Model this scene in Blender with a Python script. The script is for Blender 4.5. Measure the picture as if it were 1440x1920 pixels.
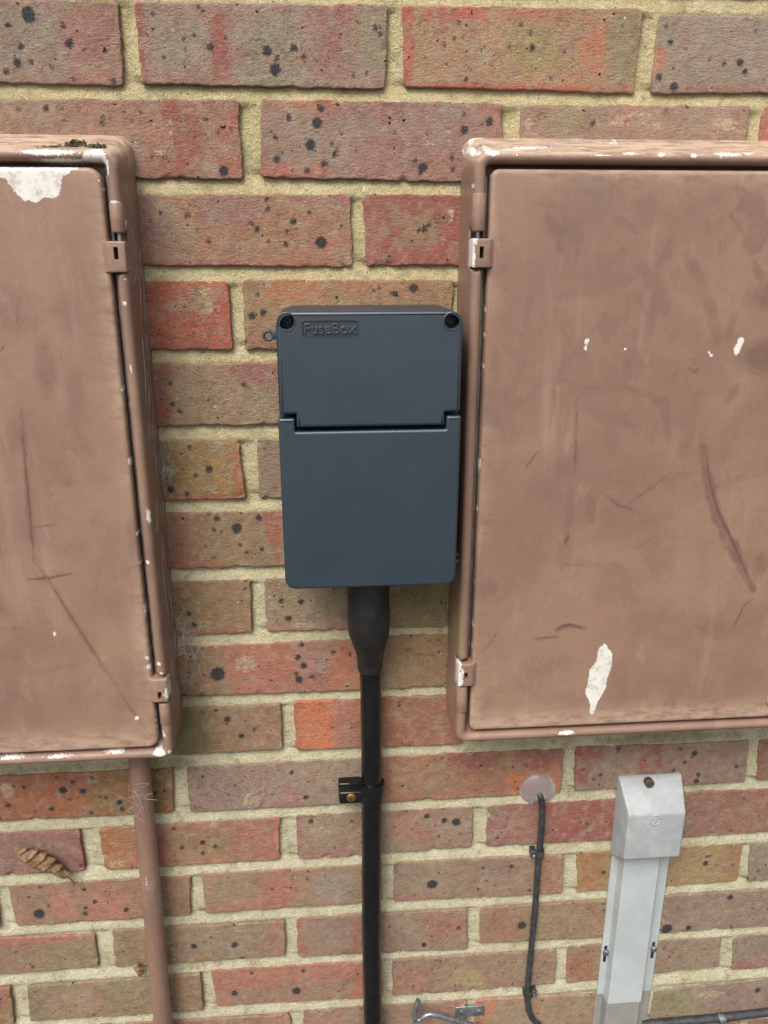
import bpy, bmesh, math, random
import numpy as np
from mathutils import Vector, Matrix
random.seed(7); RNG = np.random.default_rng(11)
S = bpy.context.scene
for o in list(bpy.data.objects): bpy.data.objects.remove(o)

# ------------------------------------------------------------------ camera, sky, sun, exposure
ZOFF = 1.47                                   # height of the top brick course above the ground
CAMP = np.array([-0.00958, -0.79699, -0.18745]); PIT, YAW, ROL, FPX = 0.324182, 0.0812518, 0.000761, 1535.2
cp, sp, cy, sy, cr, sr = math.cos(PIT), math.sin(PIT), math.cos(YAW), math.sin(YAW), math.cos(ROL), math.sin(ROL)
FWD = np.array([sy*cp, cy*cp, -sp]); R0 = np.array([cy, -sy, 0.0]); U0 = np.cross(R0, FWD)
RGT = cr*R0 + sr*U0; UPV = -sr*R0 + cr*U0
cam = bpy.data.cameras.new('camera'); camo = bpy.data.objects.new('camera', cam); S.collection.objects.link(camo)
camo.matrix_world = Matrix(((RGT[0], UPV[0], -FWD[0], CAMP[0]), (RGT[1], UPV[1], -FWD[1], CAMP[1]), (RGT[2], UPV[2], -FWD[2], CAMP[2]+ZOFF), (0, 0, 0, 1)))
cam.sensor_fit = 'HORIZONTAL'; cam.sensor_width = 36; cam.lens = FPX/1440*36; cam.clip_start = 0.02; cam.clip_end = 500
S.camera = camo
S.render.resolution_x, S.render.resolution_y = 768, 1024
w = bpy.data.worlds.new('World'); S.world = w; w.use_nodes = True
nt = w.node_tree; bg = nt.nodes['Background']
sky = nt.nodes.new('ShaderNodeTexSky'); sky.sky_type = 'NISHITA'; sky.sun_disc = False
SUN_DIR = Vector((-0.34, -0.66, 0.96)).normalized()      # towards the sun
sky.sun_elevation = math.asin(SUN_DIR.z); sky.sun_rotation = math.atan2(SUN_DIR.x, SUN_DIR.y)
sky.air_density = 1.0; sky.dust_density = 4.0; sky.ozone_density = 1.0
hs = nt.nodes.new('ShaderNodeHueSaturation'); hs.inputs['Saturation'].default_value = 0.35   # thin cloud cover greys the sky
nt.links.new(sky.outputs[0], hs.inputs['Color']); nt.links.new(hs.outputs[0], bg.inputs[0]); bg.inputs[1].default_value = 0.10
sun = bpy.data.lights.new('sun', 'SUN'); sun.energy = 1.5; sun.angle = math.radians(32); sun.color = (1, 0.965, 0.92)
suno = bpy.data.objects.new('sun', sun); S.collection.objects.link(suno); suno.rotation_euler = SUN_DIR.to_track_quat('Z', 'Y').to_euler(); suno.location = (-2, -3, 4)
S.view_settings.view_transform = 'Standard'; S.view_settings.look = 'None'; S.view_settings.gamma = 1
S.view_settings.use_curve_mapping = False; S.view_settings.exposure = 1.05
S.cycles.max_bounces = 4; S.cycles.diffuse_bounces = 2; S.cycles.glossy_bounces = 2; S.cycles.transmission_bounces = 4

# ------------------------------------------------------------------ helpers
K = 1.22
def C(r, g, b, k=K):
    f = lambda c: ((c/255+0.055)/1.055)**2.4 if c > 10 else c/255/12.92
    return (f(r)/k, f(g)/k, f(b)/k, 1)
def CB(r, g, b, k=.76):
    b = min(b, g*.90); g = g*1.03; l = .35*r+.45*g+.2*b; f = lambda c: max(0, (l+(c-l)*k)*1.02)
    return C(f(r), f(g), f(b))
def at(px, py, D=0.0):
    """photograph pixel -> point D mm in front of the wall face, in metres (x, y, z)"""
    d = (px-720)/FPX*RGT - (py-960)/FPX*UPV + FWD
    t = (-D/1000-CAMP[1])/d[1]; p = CAMP + t*d
    return np.array([p[0], p[1], p[2]+ZOFF])
def atx(px, py, D=0.0):
    p = at(px, py, D); return p[0], p[2]
def hash2(i, j, s):
    n = (i*374761393 + j*668265263 + s*144665) & 0xffffffff
    n = ((n ^ (n >> 13))*1274126177) & 0xffffffff
    return ((n ^ (n >> 16)) & 0xffff)/65535.0
def vnoise(x, y, s=0):
    x = np.asarray(x, float); y = np.asarray(y, float)
    i = np.floor(x).astype(np.int64); j = np.floor(y).astype(np.int64); fx = x-i; fy = y-j
    fx = fx*fx*(3-2*fx); fy = fy*fy*(3-2*fy)
    a = hash2(i, j, s); b = hash2(i+1, j, s); c = hash2(i, j+1, s); d = hash2(i+1, j+1, s)
    return ((a*(1-fx)+b*fx)*(1-fy) + (c*(1-fx)+d*fx)*fy)*2-1
def fbm(x, y, s=0, o=3):
    r = 0; a = 1; t = 0
    for k in range(o): r = r+a*vnoise(x*2**k+17*k, y*2**k-9*k, s+k); t += a; a *= 0.5
    return r/t
def sstep(a, b, x):
    t = np.clip((x-a)/(b-a), 0, 1); return t*t*(3-2*t)
def link(o, parent=None):
    S.collection.objects.link(o)
    if parent is not None: o.parent = parent
    return o
def empty(name, loc, label, cat, group=None):
    o = bpy.data.objects.new(name, None); S.collection.objects.link(o); o.location = loc; o.empty_display_size = 0.02
    o['label'] = label; o['category'] = cat
    if group: o['group'] = group
    bpy.context.view_layer.update()
    return o
def tag(o, label, cat, group=None):
    o['label'] = label; o['category'] = cat
    if group: o['group'] = group
    return o
def build(name, V, F, m, parent=None, smooth=True, attrs=None, auto=None):
    """V in world metres; origin goes to the centroid of the piece"""
    V = np.asarray(V, float); c = (V.min(0)+V.max(0))/2
    me = bpy.data.meshes.new(name); me.from_pydata((V-c).tolist(), [], F if isinstance(F, list) else F.tolist())
    me.materials.append(m)
    if smooth: me.polygons.foreach_set('use_smooth', [True]*len(me.polygons))
    if auto is not None: me.set_sharp_from_angle(angle=math.radians(auto))
    if attrs:
        for k, a in attrs.items():
            a = np.asarray(a, np.float32)
            if a.ndim == 2:
                at_ = me.attributes.new(k, 'FLOAT_COLOR', 'POINT'); at_.data.foreach_set('color', a.ravel())
            else:
                at_ = me.attributes.new(k, 'FLOAT', 'POINT'); at_.data.foreach_set('value', a.ravel())
    o = bpy.data.objects.new(name, me); link(o, parent)
    po = Vector((0, 0, 0)) if parent is None else parent['_w'] if '_w' in parent.keys() else parent.matrix_world.translation
    o.location = Vector(c.tolist()) - Vector(po)
    o['_w'] = c.tolist()
    return o
class MB:
    def __init__(s): s.v = []; s.f = []
    def add(s, V, F):
        n = len(s.v); s.v += [tuple(p) for p in V]; s.f += [tuple(i+n for i in q) for q in F]; return s
    def box(s, x0, x1, y0, y1, z0, z1, bev=0.0, M=None):
        bm = bmesh.new(); bmesh.ops.create_cube(bm, size=1)
        for v in bm.verts: v.co = Vector((x0+(v.co.x+.5)*(x1-x0), y0+(v.co.y+.5)*(y1-y0), z0+(v.co.z+.5)*(z1-z0)))
        if bev > 0: bmesh.ops.bevel(bm, geom=bm.edges[:], offset=bev, segments=3, profile=.5, affect='EDGES')
        return s.bm(bm, M)
    def bm(s, bm, M=None):
        bm.verts.index_update()
        V = [(M @ v.co if M else v.co) for v in bm.verts]; F = [[v.index for v in f.verts] for f in bm.faces]; bm.free(); return s.add(V, F)
    def tube(s, pts, r, n=14, cap=True, closed=False):
        pts = [Vector(tuple(p)) for p in pts]; N = len(pts); rs = r if hasattr(r, '__len__') else [r]*N
        V = []; prev = None
        for i, p in enumerate(pts):
            a = pts[(i-1) % N] if (closed or i > 0) else p; b = pts[(i+1) % N] if (closed or i < N-1) else p
            t = (b-a).normalized()
            if prev is None: prev = t.orthogonal().normalized()
            u = (prev - t*prev.dot(t)).normalized(); prev = u; q = t.cross(u)
            for k in range(n):
                an = 2*math.pi*k/n; V.append(p+(u*math.cos(an)+q*math.sin(an))*rs[i])
        F = []
        for i in range(N if closed else N-1):
            j = (i+1) % N
            for k in range(n): F.append((i*n+k, i*n+(k+1) % n, j*n+(k+1) % n, j*n+k))
        if cap and not closed: F.append(tuple(range(n-1, -1, -1))); F.append(tuple((N-1)*n+k for k in range(n)))
        return s.add(V, F)
    def build(s, name, m, parent=None, smooth=True, auto=35): return build(name, np.array([tuple(p) for p in s.v]), s.f, m, parent, smooth, auto=auto if smooth else None)
def smoothpath(P, n=8):
    P = [np.array(p, float) for p in P]; out = []
    for i in range(len(P)-1):
        a = P[max(i-1, 0)]; b = P[i]; c = P[i+1]; d = P[min(i+2, len(P)-1)]
        for k in range(n):
            t = k/n; out.append(.5*((2*b)+(c-a)*t+(2*a-5*b+4*c-d)*t*t+(3*b-a-3*c+d)*t**3))
    out.append(P[-1]); return out
def axis(L, edge, step):
    """coordinates 0..L with extra lines near both ends"""
    e = [x for x in edge if x < L/2]; a = e[-1]; n = max(1, int(round((L-2*a)/step)))
    mid = np.linspace(a, L-a, n+1)
    return np.concatenate([e[:-1], mid, [L-x for x in e[:-1]][::-1]])
def rrgrid(W, H, rc, edge, step):
    """rounded rectangle grid: local X (0..W), Y (0..H), distance to the rim, quads, rim loop"""
    ax = axis(W, edge, step); ay = axis(H, edge, step)
    X, Y = np.meshgrid(ax, ay); d = np.minimum(np.minimum(X, W-X), np.minimum(Y, H-Y))
    cx = np.clip(X, rc, W-rc); cyy = np.clip(Y, rc, H-rc); a = X-cx; b = Y-cyy
    m = np.maximum(abs(a), abs(b)); L = np.hypot(a, b)
    inc = (a != 0) & (b != 0); k = np.where(inc, m/np.maximum(L, 1e-9), 1)
    X2 = cx+a*k; Y2 = cyy+b*k; d = np.where(inc, rc-m, d)
    ny, nx = X.shape; I = np.arange(nx*ny).reshape(ny, nx)
    q = np.stack([I[:-1, :-1], I[:-1, 1:], I[1:, 1:], I[1:, :-1]], -1).reshape(-1, 4)
    rim = np.concatenate([I[0, :-1], I[:-1, -1], I[-1, :0:-1], I[:0:-1, 0]])
    return X2.ravel(), Y2.ravel(), d.ravel(), q, rim
def roll(d, r):
    return r-np.sqrt(np.maximum(r*r-np.maximum(r-d, 0)**2, 0))
def skirt(V, F, rim, depth_y):
    n = len(V); B = V[rim].copy(); B[:, 1] = depth_y
    V2 = np.vstack([V, B]); k = len(rim); a = np.arange(k); b = (a+1) % k
    S_ = np.stack([rim[b], rim[a], n+a, n+b], -1)
    return V2, np.vstack([F, S_])
def polysdf(P, x, y):
    """positive inside, same units as input"""
    P = np.array(P, float); d = np.full(x.shape, 1e9); ins = np.zeros(x.shape, bool); n = len(P)
    for i in range(n):
        a = P[i]; b = P[(i+1) % n]; e = b-a; wx = x-a[0]; wy = y-a[1]
        t = np.clip((wx*e[0]+wy*e[1])/max(e@e, 1e-12), 0, 1)
        d = np.minimum(d, np.hypot(wx-e[0]*t, wy-e[1]*t))
        c = ((a[1] <= y) & (b[1] > y)) | ((b[1] <= y) & (a[1] > y))
        if c.any() and abs(e[1]) > 1e-12: ins ^= c & (x < a[0]+(y-a[1])/e[1]*e[0])
    return np.where(ins, d, -d)
def linedist(P, x, y):
    P = np.array(P, float); d = np.full(x.shape, 1e9); T = np.zeros(x.shape); n = len(P)-1
    for i in range(n):
        a = P[i]; e = P[i+1]-a; wx = x-a[0]; wy = y-a[1]; t = np.clip((wx*e[0]+wy*e[1])/max(e@e, 1e-12), 0, 1)
        q = np.hypot(wx-e[0]*t, wy-e[1]*t); m = q < d; d = np.where(m, q, d); T = np.where(m, (i+t)/n, T)
    return d, T
# projection of world points back to photo pixels (used only to look up where measured marks lie)
def topx(V):
    d = V-np.array([CAMP[0], CAMP[1], CAMP[2]+ZOFF]); f = d@FWD
    return 720+FPX*(d@RGT)/f, 960-FPX*(d@UPV)/f

# ------------------------------------------------------------------ materials
class N:
    def __init__(s, name):
        s.m = bpy.data.materials.new(name); s.m.use_nodes = True; s.t = s.m.node_tree; s.b = s.t.nodes['Principled BSDF']
        g = s.t.nodes.new('ShaderNodeNewGeometry'); s.pos = g.outputs['Position']
    def node(s, ty, **kw):
        n = s.t.nodes.new(ty)
        for k, v in kw.items(): setattr(n, k, v)
        return n
    def L(s, a, b): s.t.links.new(a, b)
    def set(s, sock, v):
        if hasattr(v, 'is_linked') or hasattr(v, 'links'): s.L(v, sock)
        else: sock.default_value = v
    def noise(s, scale, detail=3, rough=.55, dist=0, vec=None, col=False, sc=None):
        n = s.node('ShaderNodeTexNoise'); n.inputs['Scale'].default_value = scale; n.inputs['Detail'].default_value = detail
        n.inputs['Roughness'].default_value = rough; n.inputs['Distortion'].default_value = dist
        v = vec or s.pos
        if sc:
            mp = s.node('ShaderNodeMapping'); mp.inputs['Scale'].default_value = sc; s.L(v, mp.inputs[0]); v = mp.outputs[0]
        s.L(v, n.inputs['Vector']); return n.outputs['Color' if col else 'Fac']
    def vor(s, scale, vec=None, feature='F1', rnd=1.0):
        n = s.node('ShaderNodeTexVoronoi'); n.feature = feature; n.inputs['Scale'].default_value = scale; n.inputs['Randomness'].default_value = rnd
        s.L(vec or s.pos, n.inputs['Vector']); return n
    def math(s, op, a, b=0.0, c=None, clamp=False):
        n = s.node('ShaderNodeMath', operation=op); n.use_clamp = clamp; s.set(n.inputs[0], a); s.set(n.inputs[1], b)
        if c is not None: s.set(n.inputs[2], c)
        return n.outputs[0]
    def ramp(s, x, a, b, lo=0.0, hi=1.0, smooth=True):
        n = s.node('ShaderNodeMapRange'); n.interpolation_type = 'SMOOTHSTEP' if smooth else 'LINEAR'
        s.set(n.inputs[0], x); n.inputs[1].default_value = a; n.inputs[2].default_value = b; n.inputs[3].default_value = lo; n.inputs[4].default_value = hi
        return n.outputs[0]
    def mix(s, f, a, b, mode='MIX'):
        n = s.node('ShaderNodeMix', data_type='RGBA', blend_type=mode); s.set(n.inputs['Factor'], f); s.set(n.inputs[6], a); s.set(n.inputs[7], b)
        return n.outputs[2]
    def attr(s, name, col=False):
        n = s.node('ShaderNodeAttribute', attribute_name=name); return n.outputs['Color' if col else 'Fac']
    def vadd(s, a, b, k):
        n = s.node('ShaderNodeVectorMath', operation='MULTIPLY_ADD'); s.L(a, n.inputs[0]); n.inputs[1].default_value = (k, k, k); s.L(b, n.inputs[2]); return n.outputs[0]
    def bump(s, h, strength=1.0, dist=0.001, normal=None):
        n = s.node('ShaderNodeBump'); n.inputs['Strength'].default_value = strength; n.inputs['Distance'].default_value = dist; s.set(n.inputs['Height'], h)
        if normal is not None: s.L(normal, n.inputs['Normal'])
        return n.outputs[0]
    def gain(s, col, x, lo, hi):
        """multiply a colour by lo..hi over x in 0..1"""
        g = s.ramp(x, 0.25, 0.75, lo, hi, False); n = s.node('ShaderNodeVectorMath', operation='SCALE'); s.set(n.inputs[0], col); s.L(g, n.inputs[3]); return n.outputs[0]
    def out(s, col=None, rough=None, normal=None, **kw):
        if col is not None: s.set(s.b.inputs['Base Color'], col)
        if rough is not None: s.set(s.b.inputs['Roughness'], rough)
        if normal is not None: s.L(normal, s.b.inputs['Normal'])
        for k, v in kw.items(): s.set(s.b.inputs[k], v)
        return s.m
def mat_brick():
    n = N('stock_brick'); col = n.attr('col', True)
    wob = n.vadd(n.noise(300, 2, col=True), n.pos, 0.005)
    mott = n.noise(75, 5, .72); fine = n.noise(230, 4, .75)
    col = n.gain(col, n.noise(30, 3, .6), .90, 1.10)
    crk = n.noise(60, 3, .6, sc=(.35, 1, 1)); crk = n.ramp(n.math('ABSOLUTE', n.math('SUBTRACT', crk, .5)), .012, .003, 0, 1); crk = n.math('MULTIPLY', crk, n.ramp(n.noise(22, 2), .55, .66))
    col = n.mix(n.ramp(mott, .50, .70, 0, .42), col, C(146, 126, 106))
    col = n.mix(n.ramp(mott, .46, .30, 0, .32), col, C(164, 112, 84))
    col = n.mix(n.ramp(fine, .54, .72, 0, .45), col, C(172, 150, 124))
    col = n.mix(n.ramp(fine, .44, .28, 0, .45), col, C(108, 76, 66))
    grain = n.noise(820, 2, .85)
    col = n.gain(col, grain, .66, 1.34)
    # iron spots: measured ones (signed distance, mm) plus small random ones
    ragged = n.math('MULTIPLY', n.math('SUBTRACT', n.noise(430, 4, .75), .5), 7.0)
    big = n.ramp(n.math('ADD', n.attr('spot'), ragged), -1.3, 1.4)
    v = n.vor(92, wob); sep = n.node('ShaderNodeSeparateColor'); n.L(v.outputs['Color'], sep.inputs[0])
    rad = n.math('MULTIPLY', n.ramp(sep.outputs[0], .5, 1.0, 0, .29, False), n.ramp(n.noise(14, 1), .38, .62))
    small = n.ramp(n.math('SUBTRACT', rad, v.outputs['Distance']), -.06, .08)
    v2 = n.vor(240, wob); sp2 = n.node('ShaderNodeSeparateColor'); n.L(v2.outputs['Color'], sp2.inputs[0])
    tiny = n.math('MULTIPLY', n.math('GREATER_THAN', sp2.outputs[1], .88), n.ramp(v2.outputs['Distance'], .34, .14))
    pit = n.math('MULTIPLY', n.math('GREATER_THAN', sp2.outputs[0], .968), n.ramp(v2.outputs['Distance'], .36, .18))
    spots = n.math('MAXIMUM', big, n.math('MULTIPLY', small, .75))
    scol = n.mix(n.ramp(grain, .3, .75), C(30, 32, 36), C(76, 76, 78))
    col = n.mix(n.math('MULTIPLY', spots, .95), col, scol)
    col = n.mix(n.math('MULTIPLY', tiny, .45), col, C(80, 70, 68))
    col = n.mix(pit, col, C(34, 25, 23))
    col = n.mix(n.math('MULTIPLY', crk, .6), col, C(84, 58, 50))
    fl = n.math('MULTIPLY', n.math('GREATER_THAN', sp2.outputs[2], .985), n.ramp(v2.outputs['Distance'], .26, .12))
    col = n.mix(n.math('MULTIPLY', fl, .75), col, C(222, 204, 180))
    sm = n.math('MULTIPLY', n.ramp(n.math('ADD', n.attr('smear'), n.math('MULTIPLY', n.math('SUBTRACT', n.noise(260, 5, .8), .5), 3.6)), .75, 1.3), .65)
    col = n.mix(sm, col, C(206, 190, 154))
    al = n.math('MULTIPLY', n.ramp(n.math('ADD', n.attr('algae_shade'), n.math('SUBTRACT', n.noise(150, 4, .7), .5)), .3, .95), .55)
    col = n.mix(al, col, C(100, 94, 54))
    h2 = n.noise(250, 2, .65, sc=(1, 1, 1.8))
    h = n.math('ADD', n.math('ADD', n.math('MULTIPLY', grain, 1.5), n.math('MULTIPLY', h2, 1.6)), 0.0)
    return n.out(col, .9, n.bump(h, .8, .0012), **{'Specular IOR Level': .25})
def mat_mortar():
    n = N('sandy_mortar')
    sx = n.node('ShaderNodeSeparateXYZ'); n.L(n.pos, sx.inputs[0])
    up = n.ramp(n.math('ADD', sx.outputs[2], n.math('MULTIPLY', n.noise(7, 2), .5)), ZOFF-.75, ZOFF+.15)
    col = n.mix(n.ramp(n.noise(30, 3, .6), .35, .7), n.mix(up, C(206, 197, 162), C(206, 189, 142)), n.mix(up, C(224, 216, 186), C(221, 206, 162)))
    mid = n.noise(170, 4, .75); col = n.mix(n.ramp(mid, .5, .72, 0, .6), col, C(180, 168, 134)); col = n.mix(n.ramp(mid, .46, .3, 0, .5), col, C(232, 222, 190))
    grain = n.noise(820, 2, .85); col = n.gain(col, grain, .68, 1.28)
    v = n.vor(330); s = n.node('ShaderNodeSeparateColor'); n.L(v.outputs['Color'], s.inputs[0])
    col = n.mix(n.math('MULTIPLY', n.math('GREATER_THAN', s.outputs[0], .92), n.ramp(v.outputs['Distance'], .4, .2, 0, .6)), col, C(112, 96, 72))
    al = n.math('MULTIPLY', n.ramp(n.math('ADD', n.attr('algae_shade'), n.math('SUBTRACT', n.noise(150, 4, .7), .5)), .3, .95), .6)
    col = n.mix(al, col, C(118, 112, 70))
    col = n.mix(n.ramp(n.noise(48, 5, .75), .50, .74, 0, .75), col, C(142, 130, 98))
    col = n.mix(n.ramp(n.noise(19, 4, .7), .54, .7, 0, .4), col, C(150, 146, 120))
    h = n.math('ADD', n.math('MULTIPLY', grain, 1.8), n.math('MULTIPLY', n.noise(240, 2, .65), 2.0))
    return n.out(col, .95, n.bump(h, 1.0, .0014), **{'Specular IOR Level': .2})
def mat_paint():
    """brown paint over white glass-fibre, chipped: attributes chip (mm, + inside), smudge, fade, moss"""
    n = N('brown_chipped_paint')
    col = n.mix(n.ramp(n.noise(7, 4, .6), .35, .65), C(137, 107, 91), C(152, 121, 101))
    col = n.mix(n.ramp(n.noise(16, 5, .7, .6), .46, .72, 0, .45), col, C(122, 95, 83))
    col = n.mix(n.ramp(n.noise(70, 4, .7, sc=(1, 1, .35)), .56, .8, 0, .28), col, C(186, 158, 136))
    col = n.gain(col, n.noise(650, 3, .7), .90, 1.09)
    col = n.mix(n.ramp(n.noise(24, 4, .7, sc=(1, 1, .12)), .54, .74, 0, .35), col, C(184, 154, 136))
    sc_ = n.ramp(n.noise(210, 2, .5, 1.5, sc=(1, 1, .06)), .71, .76); sc2 = n.ramp(n.noise(210, 2, .5, 1.5, sc=(.08, 1, 1)), .72, .77)
    col = n.mix(n.math('MULTIPLY', n.math('MULTIPLY', n.math('MAXIMUM', sc_, sc2), n.ramp(n.noise(11, 2), .48, .6)), .45), col, C(112, 80, 70))
    sm = n.math('MULTIPLY', n.attr('smudge_shade'), n.ramp(n.noise(190, 4, .7), .25, .6, .55, 1.0))
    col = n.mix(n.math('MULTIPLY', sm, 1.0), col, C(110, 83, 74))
    scr = n.ramp(n.math('ADD', n.attr('scr'), n.math('MULTIPLY', n.math('SUBTRACT', n.noise(420, 4, .8), .5), 2.6)), -.2, .3); col = n.mix(n.math('MULTIPLY', scr, .56), col, C(88, 62, 54))
    v = n.vor(150); s = n.node('ShaderNodeSeparateColor'); n.L(v.outputs['Color'], s.inputs[0])
    dots = n.math('MULTIPLY', n.math('GREATER_THAN', s.outputs[0], .93), n.ramp(v.outputs['Distance'], .14, .06)); col = n.mix(n.math('MULTIPLY', dots, .6), col, C(92, 66, 58))
    fade = n.math('MULTIPLY', n.attr('fade'), n.ramp(n.noise(130, 5, .7, sc=(.35, 1, 1)), .3, .62)); col = n.mix(n.math('MULTIPLY', fade, .85), col, C(212, 186, 160))
    mossm = n.ramp(n.math('ADD', n.attr('moss'), n.math('SUBTRACT', n.noise(330, 5, .75), .5)), .45, .8)
    chipd = n.math('ADD', n.attr('chip'), n.math('MULTIPLY', n.math('SUBTRACT', n.noise(420, 4, .85), .5), 6.0))
    chip = n.ramp(chipd, -.10, .16, 0, 1); halo = n.math('MULTIPLY', n.ramp(chipd, -.9, -.1), .45); col = n.mix(halo, col, C(120, 92, 80))
    wcol = n.mix(n.ramp(n.noise(110, 5, .8), .46, .70, 0, .8), C(228, 223, 214), C(170, 160, 146))
    wcol = n.mix(n.ramp(n.noise(60, 4, .8), .60, .72, 0, .5), wcol, C(190, 160, 128))
    col = n.mix(chip, col, wcol); col = n.mix(n.math('MULTIPLY', mossm, .85), col, n.mix(n.noise(400, 3), C(100, 104, 52), C(158, 154, 96)))
    h = n.math('ADD', n.math('ADD', n.math('MULTIPLY', n.noise(420, 2, .6), .25), n.math('MULTIPLY', chip, -.5)), n.math('MULTIPLY', n.noise(45, 2), .8))
    return n.out(col, n.ramp(n.noise(25, 4, .6), .3, .7, .42, .62), n.bump(h, .55, .0009), **{'Specular IOR Level': .45})
def mat_simple(name, c1, c2=None, rough=.5, scale=60, bump=.2, bscale=500, spec=.5, metal=0.0, grain=.05, **kw):
    n = N(name); col = n.mix(n.ramp(n.noise(scale, 4, .65), .35, .68), c1, c2 or c1); col = n.gain(col, n.noise(bscale*1.6, 2), 1-grain, 1+grain)
    return n.out(col, n.ramp(n.noise(scale*1.7, 3), .3, .7, max(rough-.08, .02), min(rough+.1, 1)), n.bump(n.noise(bscale, 3, .6), bump, .0008), **{'Specular IOR Level': spec, 'Metallic': metal, **kw})
M_BRICK = mat_brick(); M_MORT = mat_mortar(); M_PAINT = mat_paint()
M_DARK = mat_simple('slot_shadow_dark', C(46, 40, 38), C(30, 27, 26), .8)  # dark fill painted in for the shade inside slots and recesses
M_GASKET = mat_simple('grey_gasket', C(120, 118, 116), C(84, 82, 80), .5)
def mat_fuse():
    n = N('slate_grey_plastic'); col = n.mix(n.ramp(n.noise(9, 3), .3, .7), C(34, 50, 63), C(31, 47, 59))
    v = n.noise(1.0, 2, sc=(18, 18, 1200)); n2 = n.noise(26, 3)
    scr = n.math('MULTIPLY', n.ramp(n.noise(260, 2, sc=(.15, 1, 3)), .74, .80), n.ramp(n2, .55, .7)); col = n.mix(n.math('MULTIPLY', scr, .25), col, C(120, 132, 142))
    dust = n.ramp(n.noise(900, 3, .8), .70, .82, 0, .22); col = n.mix(dust, col, C(120, 128, 132))
    return n.out(col, n.ramp(n.noise(40, 2), .3, .7, .40, .44), n.bump(n.noise(1100, 2, .5), .35, .0005), **{'Specular IOR Level': .95})
M_FUSE = mat_fuse()
M_BLACKP = mat_simple('black_conduit_plastic', C(16, 17, 20), C(22, 23, 26), .2, 50, .0, 300, grain=.01)
M_BLACKR = mat_simple('black_rubber_boot', C(20, 20, 20), C(34, 33, 32), .55, 40, .2, 420, grain=.02)
M_CABLE = mat_simple('weathered_black_cable', C(42, 43, 46), C(70, 70, 70), .5, 120, .1, 500, grain=.12)
M_GREYP = mat_simple('grey_pvc_trunking', C(184, 190, 190), C(172, 177, 176), .5, 18, .1, 500)
M_GREYC = mat_simple('grey_cap_plastic', C(158, 161, 161), C(172, 175, 175), .55, 45, .3, 400, grain=.06)
M_GREYD = mat_simple('dull_grey_trunking', C(148, 147, 142), C(138, 137, 131), .55, 40, .15, 500)
M_BRASS = mat_simple('brass_screw', C(216, 178, 96, 1), C(190, 150, 76, 1), .3, 300, .2, 900, metal=1.0)
M_ZINC = mat_simple('galvanised_steel', C(150, 156, 160, 1), C(112, 116, 120, 1), .42, 160, .5, 400, metal=.75, grain=.12)
M_RUST = mat_simple('rusty_screw', C(92, 70, 54), C(60, 46, 38), .7, 400, .6, 900)
M_SCREW = mat_simple('black_screw', C(30, 31, 33), C(22, 22, 24), .28, 200, .2, 800)
M_LEAF = mat_simple('dry_leaf', C(158, 126, 94), C(98, 74, 52), .8, 170, .8, 330, spec=.25, grain=.12)
M_WEB = mat_simple('cobweb_silk', C(206, 200, 190), C(170, 162, 150), .6, 90, 0, 400)
M_LICHEN = mat_simple('grey_green_lichen', C(118, 120, 100), C(62, 60, 48), .95, 300, 1, 700, grain=.2)
def mat_silicone():
    n = N('translucent_silicone'); col = n.mix(n.noise(60, 3), C(190, 176, 174, 1), C(168, 154, 152, 1))
    return n.out(col, .3, n.bump(n.noise(90, 2), .3, .001), **{'Transmission Weight': .6, 'IOR': 1.4, 'Subsurface Weight': .3, 'Subsurface Radius': (.006, .004, .003), 'Subsurface Scale': .5})
M_SIL = mat_silicone()
M_GROUND = mat_simple('concrete_paving', C(84, 80, 70, 1.0), C(66, 63, 54, 1.0), .9, 6, .6, 160, grain=.12)

# ------------------------------------------------------------------ ground
g = build('ground', [(-60, -80, 0), (60, -80, 0), (60, 0.3, 0), (-60, 0.3, 0)], [(0, 1, 2, 3)], M_GROUND, smooth=False); g['kind'] = 'structure'

# ------------------------------------------------------------------ brick wall
WX0, WX1 = -0.80, 0.95
PKR = (170, 92, 86); RED = (166, 78, 74); ORR = (194, 92, 66); BOR = (216, 100, 56); GRY = (150, 130, 110); OLV = (152, 124, 82); PUR = (150, 112, 104); BRN = (158, 108, 80); TAN = (168, 124, 98)
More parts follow.
